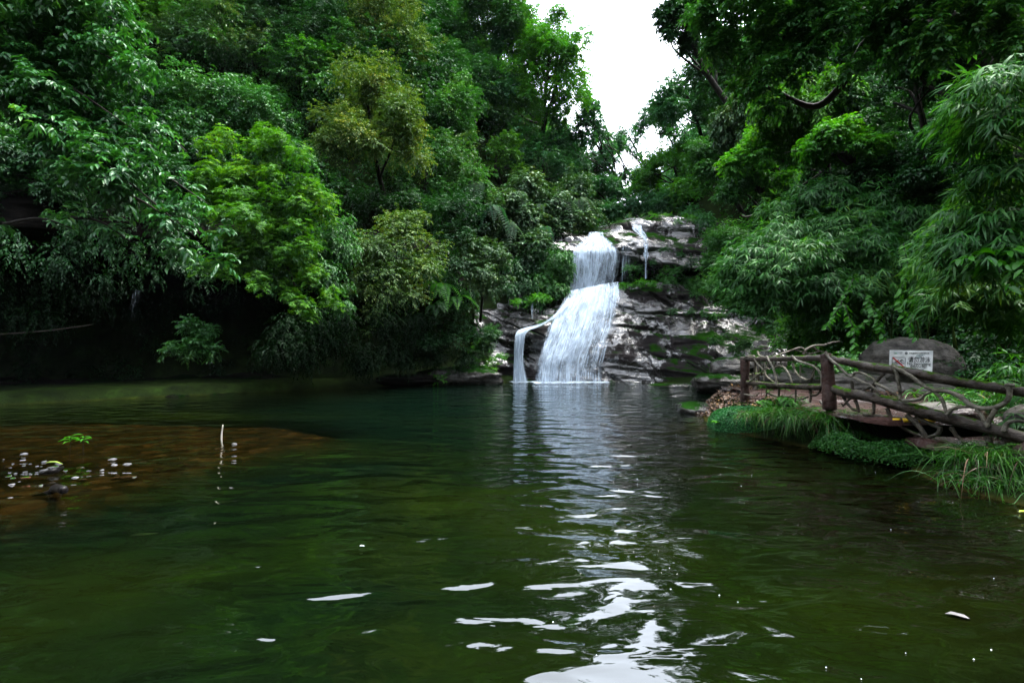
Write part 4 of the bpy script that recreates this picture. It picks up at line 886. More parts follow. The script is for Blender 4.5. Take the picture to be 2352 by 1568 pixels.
def falls_part(name, rows, parent, mats, offs, nu=90, nv=70, wob=.06, seed=0, dd=0, tilt=0.0):
    for k, (o_, m_) in enumerate(zip(offs, mats)):
        V, F, uv, de = sheet(rows, nu, nv, o_, seed + k, wob, tilt)
        if k == 0: AV, AF, AU, AD = [V], [F], [uv], [de + dd]
        else: AF.append(F + sum(len(a) for a in AV)); AV.append(V); AU.append(uv); AD.append(de + dd - .03 * k)
    return mk(name, np.vstack(AV), np.vstack(AF), mats[0], parent, smooth=True, uv=np.vstack(AU), attr={"dens": np.concatenate(AD)})
fall = thing('waterfall', 'white silky main waterfall dropping in two tiers over the dark rock into the pool', 'waterfall', P(1300, 876, 25.2))
UPR = [(1352, 1388, 533, 31.3, -.1, .02, -.1), (1346, 1394, 545, 30.4, -.04, .06, -.08), (1328, 1414, 560, 29.6, -.02, .06, -.08), (1316, 1424, 574, 29.1, .06, .10, -.04), (1312, 1428, 592, 28.95, .04, .05, -.08),
       (1310, 1424, 620, 28.85, .02, .02, -.11), (1306, 1418, 650, 28.8, .02, .02, -.12), (1302, 1412, 680, 28.7, .04, .04, -.10)]
falls_part('upper_curtain', UPR, fall, [M_SILK] * 3, [.0, .12, .25], seed=1)
LOW = [(1300, 1424, 662, 28.5, -.06, .0, .0), (1290, 1428, 684, 27.7, .04, .10, .0), (1270, 1424, 720, 26.9, .05, .08, -.05), (1257, 1417, 752, 26.35, .05, .07, -.09), (1247, 1406, 785, 25.9, .04, .05, -.12),
       (1238, 1396, 815, 25.6, .05, .03, -.12), (1232, 1390, 845, 25.4, .06, .0, -.12), (1228, 1392, 878, 25.2, .08, -.02, -.10)]
falls_part('lower_cascade', LOW, fall, [M_SILK] * 4, [.12, .28, .42, .6], 120, 90, .09, 11, tilt=-24)
SIDE = [(1298, 1312, 700, 27.2, .1, .2, .1), (1272, 1288, 722, 26.7, -.06, .04, -.08), (1242, 1256, 742, 26.2, -.08, .03, -.08), (1206, 1236, 752, 25.9, .1, .2, .05), (1186, 1212, 762, 25.5, .15, .22, .1), (1182, 1206, 785, 25.35, .12, .18, .02),
        (1180, 1203, 825, 25.3, .08, .12, .0), (1177, 1214, 878, 25.2, .08, .1, -.02)]
falls_part('side_fall', SIDE, fall, [M_SILK] * 3, [.15, .25, .4], 30, 80, .05, 21)
def trickle(label, rows, offs=(.0, .1), seed=31, nm='trickle', dd=0.0):
    t = thing(nm, label, 'trickle', P((rows[-1][0] + rows[-1][1]) / 2, rows[-1][2], rows[-1][3]))
    falls_part('water_thread', rows, t, [M_SILK2] * len(offs), offs, 16, 50, .03, seed, dd); return t
trickle('thin thread of water right of the main falls, dropping from the upper rock', [(1468, 1478, 509, 31.9, .1, .2, .1), (1450, 1476, 524, 31.0, .05, .15, .0), (1474, 1490, 548, 30.0, .0, .1, .0), (1478, 1490, 575, 28.7, .0, .12, .0), (1476, 1492, 584, 28.6, .1, .2, .1),
         (1481, 1487, 600, 28.5, .05, .1, .0), (1480, 1487, 640, 28.5, .0, .05, -.05)])
trickle('faint veil of drops beside the right edge of the upper curtain', [(1425, 1460, 560, 29.0, .0, -.02, -.05), (1425, 1452, 590, 28.8, -.02, -.02, -.06), (1423, 1450, 650, 28.8, -.06, -.06, -.1)], seed=37)
trickle('small dim waterfall inside the dark hollow at the left', [(304, 326, 667, 18.3, -.05, .0, -.1), (300, 327, 690, 18.1, -.06, -.04, -.12), (292, 324, 712, 17.9, -.08, -.08, -.16), (290, 320, 740, 17.7, -.12, -.12, -.18)], seed=41, dd=-.05)
trickle('short spray of water over the pale rock above the side fall', [(1225, 1232, 690, 26.9, .05, .1, .05), (1219, 1226, 705, 26.5, .0, .08, .0), (1220, 1224, 732, 26.2, .0, .02, .0)], seed=45)

# foam fringe where the falls meet the pool
fx, fy = np.meshgrid(np.linspace(-1.0, 6.4, 150), np.linspace(23.2, 25.5, 60), indexing='ij')
edge_ = np.interp(fx, [-.3, .05, .6, .95, 1.1, 4.6, 4.9, 6.2], [.0, .8, .7, .45, 1.0, .9, .35, .0])
fd_ = np.clip((fy - (25.35 - 1.5 * edge_)) / 1.3, -.5, 1) * .42 - .17 + .12 * fbm(np.stack([fx, fy, 0 * fx], -1), 2.5, 4, 3)
fz = .012 + .035 * np.clip(fd_ * 3, 0, 1) * (fbm(np.stack([fx, fy, 0 * fx], -1), 5, 3, 9) + .6)
foam = mk('foam', np.stack([fx, fy, fz], -1).reshape(-1, 3), grid_faces(150, 60), silk_mat("foam_water", .85, .45, .70, 9.0, 26.0), smooth=True,
          uv=np.stack([fx, fy * .35], -1).reshape(-1, 2) * .5, attr={"dens": (fd_ + .5 - .45 * (edge_ < .05)).ravel()})
mb_V, mb_F, mb_U, mb_D = [], [], [], []
for k in range(4):
    xx = np.linspace(-.1, 5.0, 140); zz_ = np.linspace(0, 1, 10); X_, Z_ = np.meshgrid(xx, zz_, indexing='ij')
    e_ = np.interp(xx, [-.1, .05, .55, .8, 1.05, 4.3, 5.0], [0, 1, .9, .2, 1, .8, 0]); h_ = (.16 + .16 * fbm(np.stack([xx * 3, xx * 0 + k, xx * 0], -1), 1, 3, k)) * e_
    mb_V.append(np.stack([X_, 25.22 - .09 * k + .05 * np.sin(X_ * 9 + k), Z_ * np.maximum(h_, .01)[:, None] + .008], -1).reshape(-1, 3)); mb_F.append(grid_faces(140, 10) + 1400 * k)
    mb_U.append(np.stack([X_ * .25 + k * .3, Z_ * .2], -1).reshape(-1, 2)); mb_D.append((.5 - .05 - .30 * Z_ - .4 * (1 - e_)[:, None]).ravel())
splash = mk('splash', np.vstack(mb_V), np.vstack(mb_F), silk_mat("splash_water", .6, .34, .8, 60.0, 12.0), smooth=True, uv=np.vstack(mb_U), attr={"dens": np.concatenate(mb_D)})
tag(splash, 'fine spray standing along the foot of the falls', kind='stuff')
tag(foam, 'white foam churning where the falls hit the pool', kind='stuff')

# ------------------------------------------------------------------ rocks
def sphere_pts(nu=48, nv=26):
    th = np.linspace(0, 2 * np.pi, nu, endpoint=False); ph = np.linspace(-np.pi / 2, np.pi / 2, nv)
    a, b = np.meshgrid(ph, th, indexing='ij')
    return np.stack([np.cos(a) * np.cos(b), np.cos(a) * np.sin(b), np.sin(a)], -1), (nv, nu)
def rock(name, label, cat, c, r, mat, seed, rough=.25, fl=.0, group=None, nu=48, nv=26, parent=None, box=.0, rot=0):
    S, (a, b) = sphere_pts(nu, nv); S = S.reshape(-1, 3)
    if box: S = np.sign(S) * np.abs(S) ** (1 - box); 
    q = S * (1 + rough * fbm(S, 1.1, 5, seed)[:, None])
    q[:, 2] = np.where(q[:, 2] > 1 - fl, 1 - fl + (q[:, 2] - 1 + fl) * .3, q[:, 2]) if fl else q[:, 2]
    q = q * np.asarray(r)
    cr_, sr_ = math.cos(rot), math.sin(rot); q = np.c_[q[:, 0] * cr_ - q[:, 1] * sr_, q[:, 0] * sr_ + q[:, 1] * cr_, q[:, 2]]
    c = np.asarray(c, float)
    o = mk(name, q + c, grid_faces(a, b, True), mat, loc=c - np.array([0, 0, r[2]]), smooth=True)
    return tag(o, label, cat, group)
rock('boulder', 'large rounded grey boulder carrying the no swimming sign', 'boulder', P(2092, 842, 13.7), (1.18, .55, .76), M_BOULDER, 3, .22, .0, nu=120, nv=70, box=.25)
rock('boulder', 'long low grey rock lying under the sign boulder', 'boulder', P(2080, 905, 13.4), (1.35, .8, .34), M_BOULDER, 9, .25, .0, nu=90, nv=50, box=.2)
rock('boulder', 'mossy green rock seen through the far fence panel', 'boulder', P(1840, 880, 13.9), (1.25, .6, .42), rock_mat("green_moss_rock", (0.008, 0.008, 0.007), (0.04, 0.04, 0.03), .7, .3, 1.5, .7, (0.008, 0.030, 0.004), ms=2.5, spec=.2), 12, .3, nu=80, nv=44, box=.2)
rock('boulder', 'dark flat rock behind the middle of the fence', 'boulder', P(1960, 880, 13.6), (1.0, .6, .26), M_BOULDER, 15, .3, nu=70, nv=40, box=.2)
rock('rock', 'purplish grey rock behind the lower rail at the right edge', 'rock', (8.1, 7.9, .78), (.42, .35, .26), M_PINK if 'M_PINK' in globals() else M_BOULDER, 21, .25, nu=60, nv=34)
rock('rock', 'big wet reddish rock at the right edge below the lower rail', 'rock', (7.45, 6.75, .42), (.75, .45, .36), M_PATH, 22, .25, nu=70, nv=40)
rock('rock', 'flat green tinged stone behind the fence near the path end', 'rock', (8.0, 9.6, .72), (.6, .4, .14), M_BOULDER, 23, .25, nu=50, nv=30)
rock('rock', 'brown stone half hidden by the lower rail', 'rock', (7.6, 8.6, .76), (.3, .28, .16), M_PATH, 24, .25, nu=50, nv=30)
M_MOSSR = rock_mat("mossy_shore_rock", (0.006, 0.006, 0.005), (0.05, 0.045, 0.04), .55, .25, 2.0, .7, (0.008, 0.032, 0.004), ms=2.2, spec=.3)
rock('rock', 'mossy rounded rock at the right foot of the cliff by the fence', 'rock', P(1690, 850, 20.6), (1.0, .8, .5), M_MOSSR, 31, .25, nu=80, nv=44, box=.2)
rock('rock', 'mossy ledge rock at the waterline beside the fence', 'rock', P(1680, 880, 20.2), (1.5, .9, .42), M_MOSSR, 32, .25, nu=80, nv=44, box=.25)
rock('rock', 'low flat rock awash under the right end of the cliff', 'rock', P(1570, 886, 23.3), (1.9, .5, .12), M_CLIFF, 33, .3, nu=80, nv=40, box=.2)
rock('rock', 'grey rock at the tip of the promontory', 'rock', (5.5, 14.7, .06), (.75, .7, .18), M_MOSSR, 34, .3, nu=60, nv=34, box=.2)
rock('rock', 'dark mossy rock at the waterline under the fern bank', 'rock', P(1050, 868, 24.0), (2.0, .7, .5), M_MOSSR, 35, .3, nu=90, nv=44, box=.2)
rock('rock', 'low dark ledge at the waterline far left of the falls', 'rock', P(930, 872, 23.3), (1.4, .6, .25), M_OVER, 36, .3, nu=80, nv=40, box=.2)

# stones standing out of the shallows at the left (positions read on the water plane)
def ZW(X, Y, z=0.0): return W(X / 2.352 * .57422, (1700 + Y / 2.352) * .57422, z)
st = [(225, 272, 90, 0), (215, 330, 55, 0), (420, 345, 78, 0), (548, 366, 90, 0), (415, 422, 82, 0), (225, 382, 48, 0), (285, 366, 45, 0), (505, 395, 100, 0), (85, 480, 70, 0), (125, 498, 72, 0), (110, 558, 60, 0),
      (1065, 322, 112, 0), (1075, 374, 72, 0), (1195, 368, 84, 0), (960, 422, 56, 0), (615, 428, 62, 0), (835, 430, 52, 0), (1265, 490, 46, 0), (388, 566, 52, 0), (240, 494, 100, 1), (235, 440, 48, 0), (145, 454, 58, 0),
      (95, 402, 38, 0), (183, 532, 26, 0), (33, 322, 26, 0), (775, 398, 36, 0), (705, 492, 70, 0), (290, 462, 30, 0), (365, 460, 34, 0), (120, 362, 26, 0), (350, 388, 40, 0), (390, 388, 30, 0)]
labs = {0: 'long pale flat stone nearest the dark shore in the shallows', 2: 'rounded grey stone standing up beside the yellow leaf', 3: 'flat grey stone right of the yellow leaf', 4: 'broad speckled grey stone in the middle of the stone cluster', 7: 'long low pale stone amid the stone cluster',
        11: 'largest pale domed stone, alone right of the stone cluster', 12: 'greenish stone just below the largest domed stone', 13: 'round dark topped stone farthest right of the pale stones', 14: 'pale split stone between the cluster and the domed stone', 19: 'flat reddish wet stone left of the black driftwood', 17: 'white pebble at the tip of the long red leaf', 18: 'pinkish white pebble above the black driftwood',
  1: 'pale rounded stone left of the upright grey stone', 5: 'pale stone directly below the rounded stone at the upper left of the shallows', 6: 'small pale stone touching the left side of the upright grey stone', 8: 'upper white stone of the pair near the left edge',
  9: 'lower white stone of the pair near the left edge', 10: 'lone pale stone below the pair near the left edge', 15: 'white stone at the right end of the stone cluster', 16: 'pale stone beside the flat red stones, right of the cluster', 20: 'flat pale stone between the left pair and the dark branch',
  21: 'pale stone just above the left pair', 22: 'tiny stone above the left pair, under the long flat stone', 23: 'tiny white pebble between the left pair and the pinkish pebble', 24: 'tiny pebble closest to the left edge of the photo', 25: 'tiny pebble alone between the yellow leaf and the domed stone',
  26: 'thin greenish pebble among the flat red stones', 27: 'tiny pebble just left of the dark branch', 28: 'pebble at the left tip of the dark branch', 29: 'tiny pebble left of the rounded pale stone', 30: 'left one of two pebbles under the upright grey stone', 31: 'right one of two pebbles under the upright grey stone'}
for k, (X, Y, w_, red) in enumerate(st):
    c = ZW(X, Y); rad = w_ / 2.352 * .57422 / 1176 * c[1] / 2 * .9
    rock('river_stone', labs.get(k, 'small pale pebble breaking the surface of the left shallows'), 'stone', c + np.array([0, 0, -rad * .02]), (rad * .9, rad * .6, rad * (.30 if w_ < 95 else .24)), M_REDST if red else M_STONE, 50 + k, .6, group='stones in the left shallows', nu=22, nv=12, rot=k)
# waterlogged leaves and flat red stones under the surface
for k, (X, Y, w_) in enumerate([(750, 452, 110), (655, 480, 85), (765, 515, 80), (1190, 492, 150), (1090, 500, 80), (1340, 352, 70), (820, 368, 60), (2040, 225, 70), (2155, 235, 30), (1910, 200, 50), (1530, 322, 45), (1680, 310, 50), (760, 405, 130), (1570, 548, 80), (1740, 372, 70), (1100, 478, 60), (1480, 434, 40)]):
    c = ZW(X, Y, -.03); rad = w_ / 2.352 * .57422 / 1176 * c[1] / 2
    rock('sunken_stone', 'flat reddish stone lying just under the water of the left shallows', 'stone', c, (rad, rad * .45, .025), M_REDST, 90 + k, .3, group='sunken red stones in the left shallows', nu=18, nv=10, rot=.2 * k)
# driftwood, stick, seedlings, floating bits
a, b, c = ZW(468, 632), ZW(530, 590, .06), ZW(600, 610, .14)
dw = mk('driftwood', *tube([a - np.array([.25, -.02, .05]), a, b, c], [.01, .03, .06, .05], 16, 9, .35, 3), M_BLACK, loc=a, smooth=True); tag(dw, 'black waterlogged driftwood poking out of the shallows', 'driftwood')
a = ZW(500, 430, .05); dw = mk('driftwood', *tube([ZW(370, 462), a, ZW(590, 395, .05)], [.015, .05, .02], 14, 8, .3, 4), M_BLACK, loc=a, smooth=True); tag(dw, 'dark branch lying across the middle of the stone cluster', 'driftwood')
a = ZW(2088, 150); M_STICK = plain("pale_stick", (.5, .46, .4), .5)
o = mk('stick', *tube([a - np.array([0, 0, .1]), a + np.array([-.01, 0, .1]), a + np.array([.02, 0, .33])], [.014, .014, .008], 10, 6, .3, 2), M_STICK, loc=a, smooth=True); tag(o, 'thin pale stick standing upright out of the water', 'stick')
a = ZW(2205, 182); o = rock('river_stone', 'tiny pale pebble right of the upright stick', 'stone', a, (.05, .04, .035), M_STONE, 140, .3, nu=16, nv=10)
def seedling(label, base, h, L, n, seed):
    r_ = np.random.default_rng(seed); t = thing('seedling', label, 'plant', base); top = np.asarray(base) + np.array([.02, 0, h])
    mk('stem', *tube([base, (base + top) / 2, top], [.004, .004, .003], 6, 5), M_BARK, t)
    az = np.arange(n) * 2.4 + r_.uniform(0, 1); ax = np.stack([np.cos(az), np.sin(az), r_.uniform(-.1, .35, n)], -1)
    V, F = leaves(np.repeat(top[None], n, 0) - UP * np.linspace(0, .25, n)[:, None] * h, ax, np.tile(UP, (n, 1)), L, L * .36, FINE); mk('foliage', V, F, LM['bright'], t)
seedling('larger green seedling growing out of the shallow water', ZW(655, 300), .36, .17, 8, 1)
seedling('smaller green seedling right of the larger one in the shallows', ZW(778, 270), .30, .13, 6, 2)
M_YL = plain("fresh_yellow_leaf", (.30, .42, .06), .4)
def floatleaf(label, c, L, az, m=None, w=.4, grp='leaves floating on the pool'):
    V, F = leaves(np.array([c]), np.array([[math.cos(az), math.sin(az), .03]]), np.array([[0, 0, 1.]]), L, L * w, FINE)
    o = mk('floating_leaf', V, F, m or M_YL, loc=c); tag(o, label, 'leaf', grp)
floatleaf('yellow green leaf lying on the rounded grey stone', ZW(425, 355, .07), .22, .5)
floatleaf('pale leaf floating at the lower right of the pool', W(2170, 1408, .01), .19, -.45, M_STONE, .35)
floatleaf('small white petal floating on the dark left water', W(826, 1253, .01), .05, .3, M_FOAM)
floatleaf('pale green leaf adrift below the grass tuft promontory', ZW(0, 0, .01) * 0 + W(1982, 1030, .01), .14, .2)
floatleaf('leaf afloat beside the right edge grass', W(2140, 1098, .01), .16, -.1)
floatleaf('green leaf afloat at the right edge under the grass', W(2340, 1175, .01), .16, .1)
floatleaf('yellowish leaf adrift right of the falls reflection', W(1440, 1023, .01), .12, .1, M_STONE)
r_ = np.random.default_rng(44); mb = MB()
for k in range(26):
    c = W(r_.uniform(1250, 2300), r_.uniform(900, 1560), .008); rr = r_.uniform(.0025, .006); a = np.linspace(0, 6.283, 6, endpoint=False)
    mb.add(np.vstack([np.c_[c[0] + np.cos(a) * rr, c[1] + np.sin(a) * rr, np.full(6, .004)], [[c[0], c[1], .009]]]), np.stack([np.full(6, 6), np.arange(6), (np.arange(6) + 1) % 6], -1))
o = mb.build('foam_flecks', M_FOAM); tag(o, 'tiny white flecks drifting on the pool', kind='stuff')

# long pole lying in the dark hollow
a, b = P(-20, 769, 17.0), P(215, 745, 18.6); o = mk('pole', *tube([a, (a + b) / 2 - UP * .05, b], [.025, .02, .015], 10, 6), M_DTWIG, loc=a, smooth=True); tag(o, 'long thin dead pole lying across the dark hollow at the left', 'pole')

# ------------------------------------------------------------------ path and steps
def slab(name, x0, x1, y0, y1, z, th, mat, label=None, cat=None, kind=None, edge=.22, seed=0, und=None, nx=90, ny=70, skew=0.0, cut=None):
    u = np.linspace(0, 1, nx); v = np.linspace(0, 1, ny); U, Vv = np.meshgrid(u, v, indexing='ij')
    X = x0 + (x1 - x0) * U + skew * Vv; Y = y0 + (y1 - y0) * Vv
    if cut is not None: X = np.maximum(X, cut(Y))
    e = np.minimum(np.minimum(U, 1 - U) * (x1 - x0), np.minimum(Vv, 1 - Vv) * (y1 - y0))
    q = np.stack([X, Y, np.zeros_like(X)], -1); jit = fbm(q, 1.5, 3, seed) * edge
    lay = vnoise(q * np.array([.7, 1.4, 1]), 1.0, seed + 5); Z = z + .035 * np.sign(lay) * np.abs(lay) ** .3 + .03 * fbm(q, 1.8, 4, seed + 2)
    Z = np.where(e < .02, z - th, Z); Z = np.where((e >= .02) & (e < .08), Z - .03, Z)
    X = X + jit * (e < .1); Y = Y + jit * (e < .1)
    o = mk(name, np.stack([X, Y, Z], -1).reshape(-1, 3), grid_faces(nx, ny), mat, smooth=False); return tag(o, label, cat, None, kind)
cutf = lambda Y: np.interp(Y, [8.2, 9.4, 12.1, 14.5], [6.08, 5.85, 5.7, 5.9])
slab('path', 5.6, 11.5, 8.25, 14.6, .74, .09, M_PATH, kind='structure', seed=3, nx=160, ny=170, cut=cutf)
slab('step', 6.35, 9.2, 7.7, 8.32, .50, .14, M_PATH, 'upper wet red stone step below the yellow edged path', 'step', seed=4, nx=120, ny=40)
slab('step', 6.6, 8.8, 7.15, 7.76, .24, .14, M_PATH, 'lower wet red stone step near the water', 'step', seed=5, nx=120, ny=40)
M_YEL = plain("yellow_paint", (.30, .19, .01), .6, 0, 30)
mb_ = 0
for x0_, x1_ in ((6.14, 6.26), (6.3, 6.48), (6.56, 6.82)):
    V = np.array([(x0_, 8.235, .735), (x1_, 8.235, .735), (x1_, 8.262, .765), (x0_, 8.262, .765), (x0_, 8.235, .70), (x1_, 8.235, .70), (x1_, 8.262, .70), (x0_, 8.262, .70)])
    o = mk('edge_marking', V, np.array([(0, 1, 2, 3), (4, 7, 6, 5), (0, 4, 5, 1), (1, 5, 6, 2), (2, 6, 7, 3), (3, 7, 4, 0)]), M_YEL); tag(o, 'short piece of worn yellow paint on the path edge, %s' % {6.14: 'leftmost of three', 6.3: 'middle one of three', 6.56: 'longest and rightmost'}[x0_], 'marking', 'yellow paint on the path edge')

# ------------------------------------------------------------------ fence of logs and twisted branches
A1, A2, A3 = np.array([5.47, 12.1]), np.array([5.83, 9.4]), np.array([7.0, 7.0])
def fd(px):
    k = (px - 1176) / 1176
    for a, b in ((A1, A2), (A2, A3 + (A3 - A2) * .4)):
        e = b - a; den = e[0] - k * e[1]; t = (k * a[1] - a[0]) / den
        if -.05 <= t <= 1.0 or (a is A2): return a[1] + t * e[1] if a is not A2 or t > 0 else a[1]
    return 9.4
def ZA(X, Y, o=0.0): px, py = (2900 + X / 3.92) * .57422, (1350 + Y / 3.92) * .57422; return P(px, py, fd(px) - o)
def ZB(X, Y, o=0.0): px, py = (3500 + X / 2.851) * .57422, (1500 + Y / 2.851) * .57422; return P(px, py, fd(px) - o)
def ZC(X, Y, o=0.0): px, py = (2700 + X / 1.6848) * .57422, (1250 + Y / 1.6848) * .57422; return P(px, py, fd(px) - o)
fence = thing('log_fence', 'rustic log fence of mossy rails and twisted pale branches beside the path', 'fence', (5.83, 9.4, .7))
def fp(name, pts, radii, mat, rough=.25, seg=10, seed=0):
    V, F = tube(pts, [q * ({5: .60, 6: .70}.get(seed, .66) if name == 'rail' else .84) for q in radii], max(14, 8 * len(pts)), seg, rough, seed); return mk(name, V, F, mat, fence, smooth=True)
fp('post', [ZA(312, 1040), ZA(312, 700), ZA(312, 350)], [.125, .112, .118], M_POST, .12, 20, 1)
fp('post', [ZA(1640, 1120), ZA(1625, 700), ZA(1590, 265)], [.135, .13, .125], M_POST, .12, 22, 2)
fp('rail', [ZA(262, 335, .02), ZA(700, 335), ZA(1100, 325), ZA(1580, 322)], [.085, .085, .088, .095], M_LOG, .14, 16, 3)
fp('rail', [ZA(350, 705), ZA(700, 735), ZA(1100, 765), ZA(1520, 775)], [.08, .08, .085, .095], M_LOG, .14, 16, 4)
fp('rail', [ZA(1660, 330), ZA(1900, 378), ZC(1308, 362), ZC(1454, 382), ZC(1609, 404), ZC(1824, 451), ZC(2125, 499), ZC(2380, 540), ZC(2560, 572)], [.11, .115, .12, .125, .12, .115, .11], M_LOG, .14, 18, 5)
fp('rail', [ZA(1650, 790), ZA(1900, 870), ZC(1330, 572), ZC(1680, 672), ZC(2000, 750), ZC(2380, 850), ZC(2560, 890)], [.10, .12, .125, .13, .125, .12, .11], M_LOG, .14, 18, 6)
BR = [  # far panel
 ('A', [(440, 280), (500, 400), (590, 510), (470, 620), (380, 690)], .028, 1), ('A', [(650, 290), (740, 440), (790, 600), (815, 760)], .036, 1), ('A', [(790, 470), (850, 440), (930, 470), (1010, 590), (1050, 710)], .032, 0),
 ('A', [(1050, 290), (1130, 360), (1260, 400), (1390, 450), (1480, 530), (1515, 640), (1510, 760)], .036, 1), ('A', [(1060, 400), (1100, 530), (1190, 620), (1310, 665), (1380, 600), (1400, 500)], .034, 0), ('A', [(1190, 420), (1180, 560), (1185, 700)], .026, 0),
 ('A', [(1350, 690), (1380, 560), (1430, 400)], .034, 2), ('A', [(610, 490), (650, 600), (760, 690), (820, 690)], .028, 0), ('A', [(590, 520), (640, 470), (700, 500)], .026, 0), ('A', [(510, 215), (540, 280), (620, 305)], .026, 1),
 ('A', [(850, 790), (845, 900), (830, 1020)], .036, 2), ('A', [(650, 780), (650, 900), (630, 1000)], .030, 2), ('A', [(660, 860), (740, 900), (880, 930), (1020, 925), (1100, 950), (1200, 965), (1310, 920)], .026, 2), ('A', [(1110, 820), (1110, 900), (1100, 1010)], .030, 2),
 ('A', [(1330, 800), (1350, 900), (1335, 1010)], .040, 2), ('A', [(1340, 900), (1430, 900), (1500, 830)], .034, 2), ('A', [(270, 880), (380, 900), (480, 910), (540, 860)], .026, 1), ('A', [(1490, 1000), (1530, 1050), (1560, 1100)], .03, 0),
 ('A', [(290, 330), (340, 295), (440, 285), (470, 300)], .026, 1), ('A', [(430, 560), (440, 690)], .03, 2), ('A', [(480, 400), (460, 560), (470, 680)], .026, 2), ('A', [(540, 380), (580, 450), (570, 600)], .022, 2), ('A', [(620, 560), (610, 690)], .03, 1),
 # second panel, pale vine wood over the rails
 ('A', [(1580, 225), (1640, 330), (1760, 430), (1870, 540), (1990, 620)], .040, 3), ('C', [(1180, 425), (1260, 465), (1330, 500), (1385, 555)], .036, 3), ('C', [(1195, 430), (1215, 405), (1260, 408), (1330, 440), (1350, 465)], .034, 3), ('C', [(1350, 475), (1420, 510), (1500, 560), (1530, 590)], .038, 3),
 ('C', [(1470, 355), (1495, 420), (1510, 500), (1520, 590)], .044, 1), ('C', [(1460, 355), (1540, 400), (1620, 450), (1680, 495), (1740, 525)], .050, 3), ('C', [(1740, 525), (1830, 530), (1920, 565), (2000, 625), (2080, 645), (2170, 635), (2240, 590), (2255, 520), (2235, 490), (2285, 488)], .052, 3),
 ('C', [(1530, 592), (1640, 585), (1680, 555), (1730, 532)], .038, 3), ('C', [(1750, 530), (1800, 590), (1830, 680)], .040, 1), ('C', [(1830, 685), (1880, 645), (1960, 632), (2010, 625)], .040, 3), ('C', [(2030, 650), (2070, 700), (2095, 760)], .042, 1), ('C', [(2160, 650), (2120, 720), (2100, 770)], .048, 1),
 ('C', [(1190, 460), (1200, 520), (1205, 570)], .036, 2), ('C', [(1410, 410), (1360, 460), (1320, 500), (1250, 530)], .036, 2), ('C', [(1350, 480), (1330, 520), (1345, 560)], .034, 2),
 ('C', [(1130, 560), (1160, 610), (1200, 650), (1240, 660)], .036, 2), ('C', [(1215, 590), (1230, 630), (1240, 670)], .040, 2), ('C', [(1190, 570), (1130, 630)], .03, 2), ('C', [(1340, 610), (1340, 660), (1330, 700)], .040, 2), ('C', [(1430, 645), (1460, 710), (1530, 770), (1600, 810), (1660, 830)], .045, 2),
 ('C', [(1560, 690), (1620, 740), (1690, 830), (1740, 900), (1830, 965)], .055, 2), ('C', [(1790, 770), (1770, 815), (1700, 840), (1650, 835)], .045, 2), ('C', [(1620, 700), (1700, 740), (1780, 775)], .05, 2), ('C', [(1740, 860), (1830, 900), (1950, 935), (2050, 950)], .05, 2), ('C', [(1860, 775), (1900, 830), (1960, 880)], .045, 2),
 ('C', [(2110, 840), (2120, 900), (2110, 950)], .06, 2), ('C', [(2200, 865), (2230, 920), (2300, 970), (2350, 1010)], .055, 2), ('C', [(2215, 800), (2240, 745), (2300, 730), (2360, 735)], .045, 3), ('C', [(1270, 685), (1400, 700), (1500, 715), (1600, 730)], .035, 2),
]
for k, (z, pl, r, mk_) in enumerate(BR):
    f = {'A': ZA, 'C': ZC}[z]; o_ = .09 if mk_ in (1, 3) else .0
    pts = [f(x, y, o_) for x, y in pl]; m_ = [M_TWIG, M_TWIG, M_DTWIG, M_TWIG][mk_]
    r2 = r * .78
    fp('branch', pts, [r2 * 1.15, r2, r2 * .9, r2 * .8], m_, .30, 9, 400 + k)
# return panel running back from the end post
F1, F2 = P(1712, 905, 12.1), P(1800, 900, 15.2)
fp('rail', [P(1715, 825, 12.1), P(1745, 822, 13.4), P(1790, 820, 15.4)], [.07, .07, .065], M_LOG, .15, 12, 60)
fp('rail', [P(1715, 862, 12.1), P(1750, 858, 13.4), P(1792, 852, 15.4)], [.06, .06, .055], M_LOG, .15, 12, 61)
for k, px in enumerate((1734, 1746, 1757, 1766, 1775, 1784, 1793)):
    t = (px - 1715) / 78; d = 12.3 + 3.1 * t; fp('branch', [P(px, 905 - 16 * t, d), P(px + 4 * (-1) ** k, 870 - 8 * t, d - .05), P(px - 2, 826 - 4 * t, d)], [.04, .033, .03], M_DTWIG if k % 2 else M_TWIG, .3, 8, 70 + k)
# dead branches lying behind the fence
dead = [([(760, 300), (900, 250), (1050, 195), (1180, 155), (1260, 190)], .03), ([(1230, 270), (1270, 190), (1400, 125), (1560, 115), (1680, 75), (1800, 60)], .034), ([(1390, 150), (1450, 200), (1560, 225)], .024), ([(1110, 200), (1250, 230), (1340, 250), (1480, 215)], .02)]
t = thing('dead_branch', 'pale bare dead branches sprawling above the top rail behind the fence', 'branch', P(1850, 830, 13))
mb = MB()
for k, (pl, r) in enumerate(dead):
    pts = [P((2900 + x / 3.92) * .57422, (1350 + y / 3.92) * .57422, 13.0) for x, y in pl]; V, F = tube(pts, [r, r * .8, r * .5], None, 7, .25, 500 + k); mb.add(V, F)
mb.build('limb', M_TWIG, t, smooth=True)

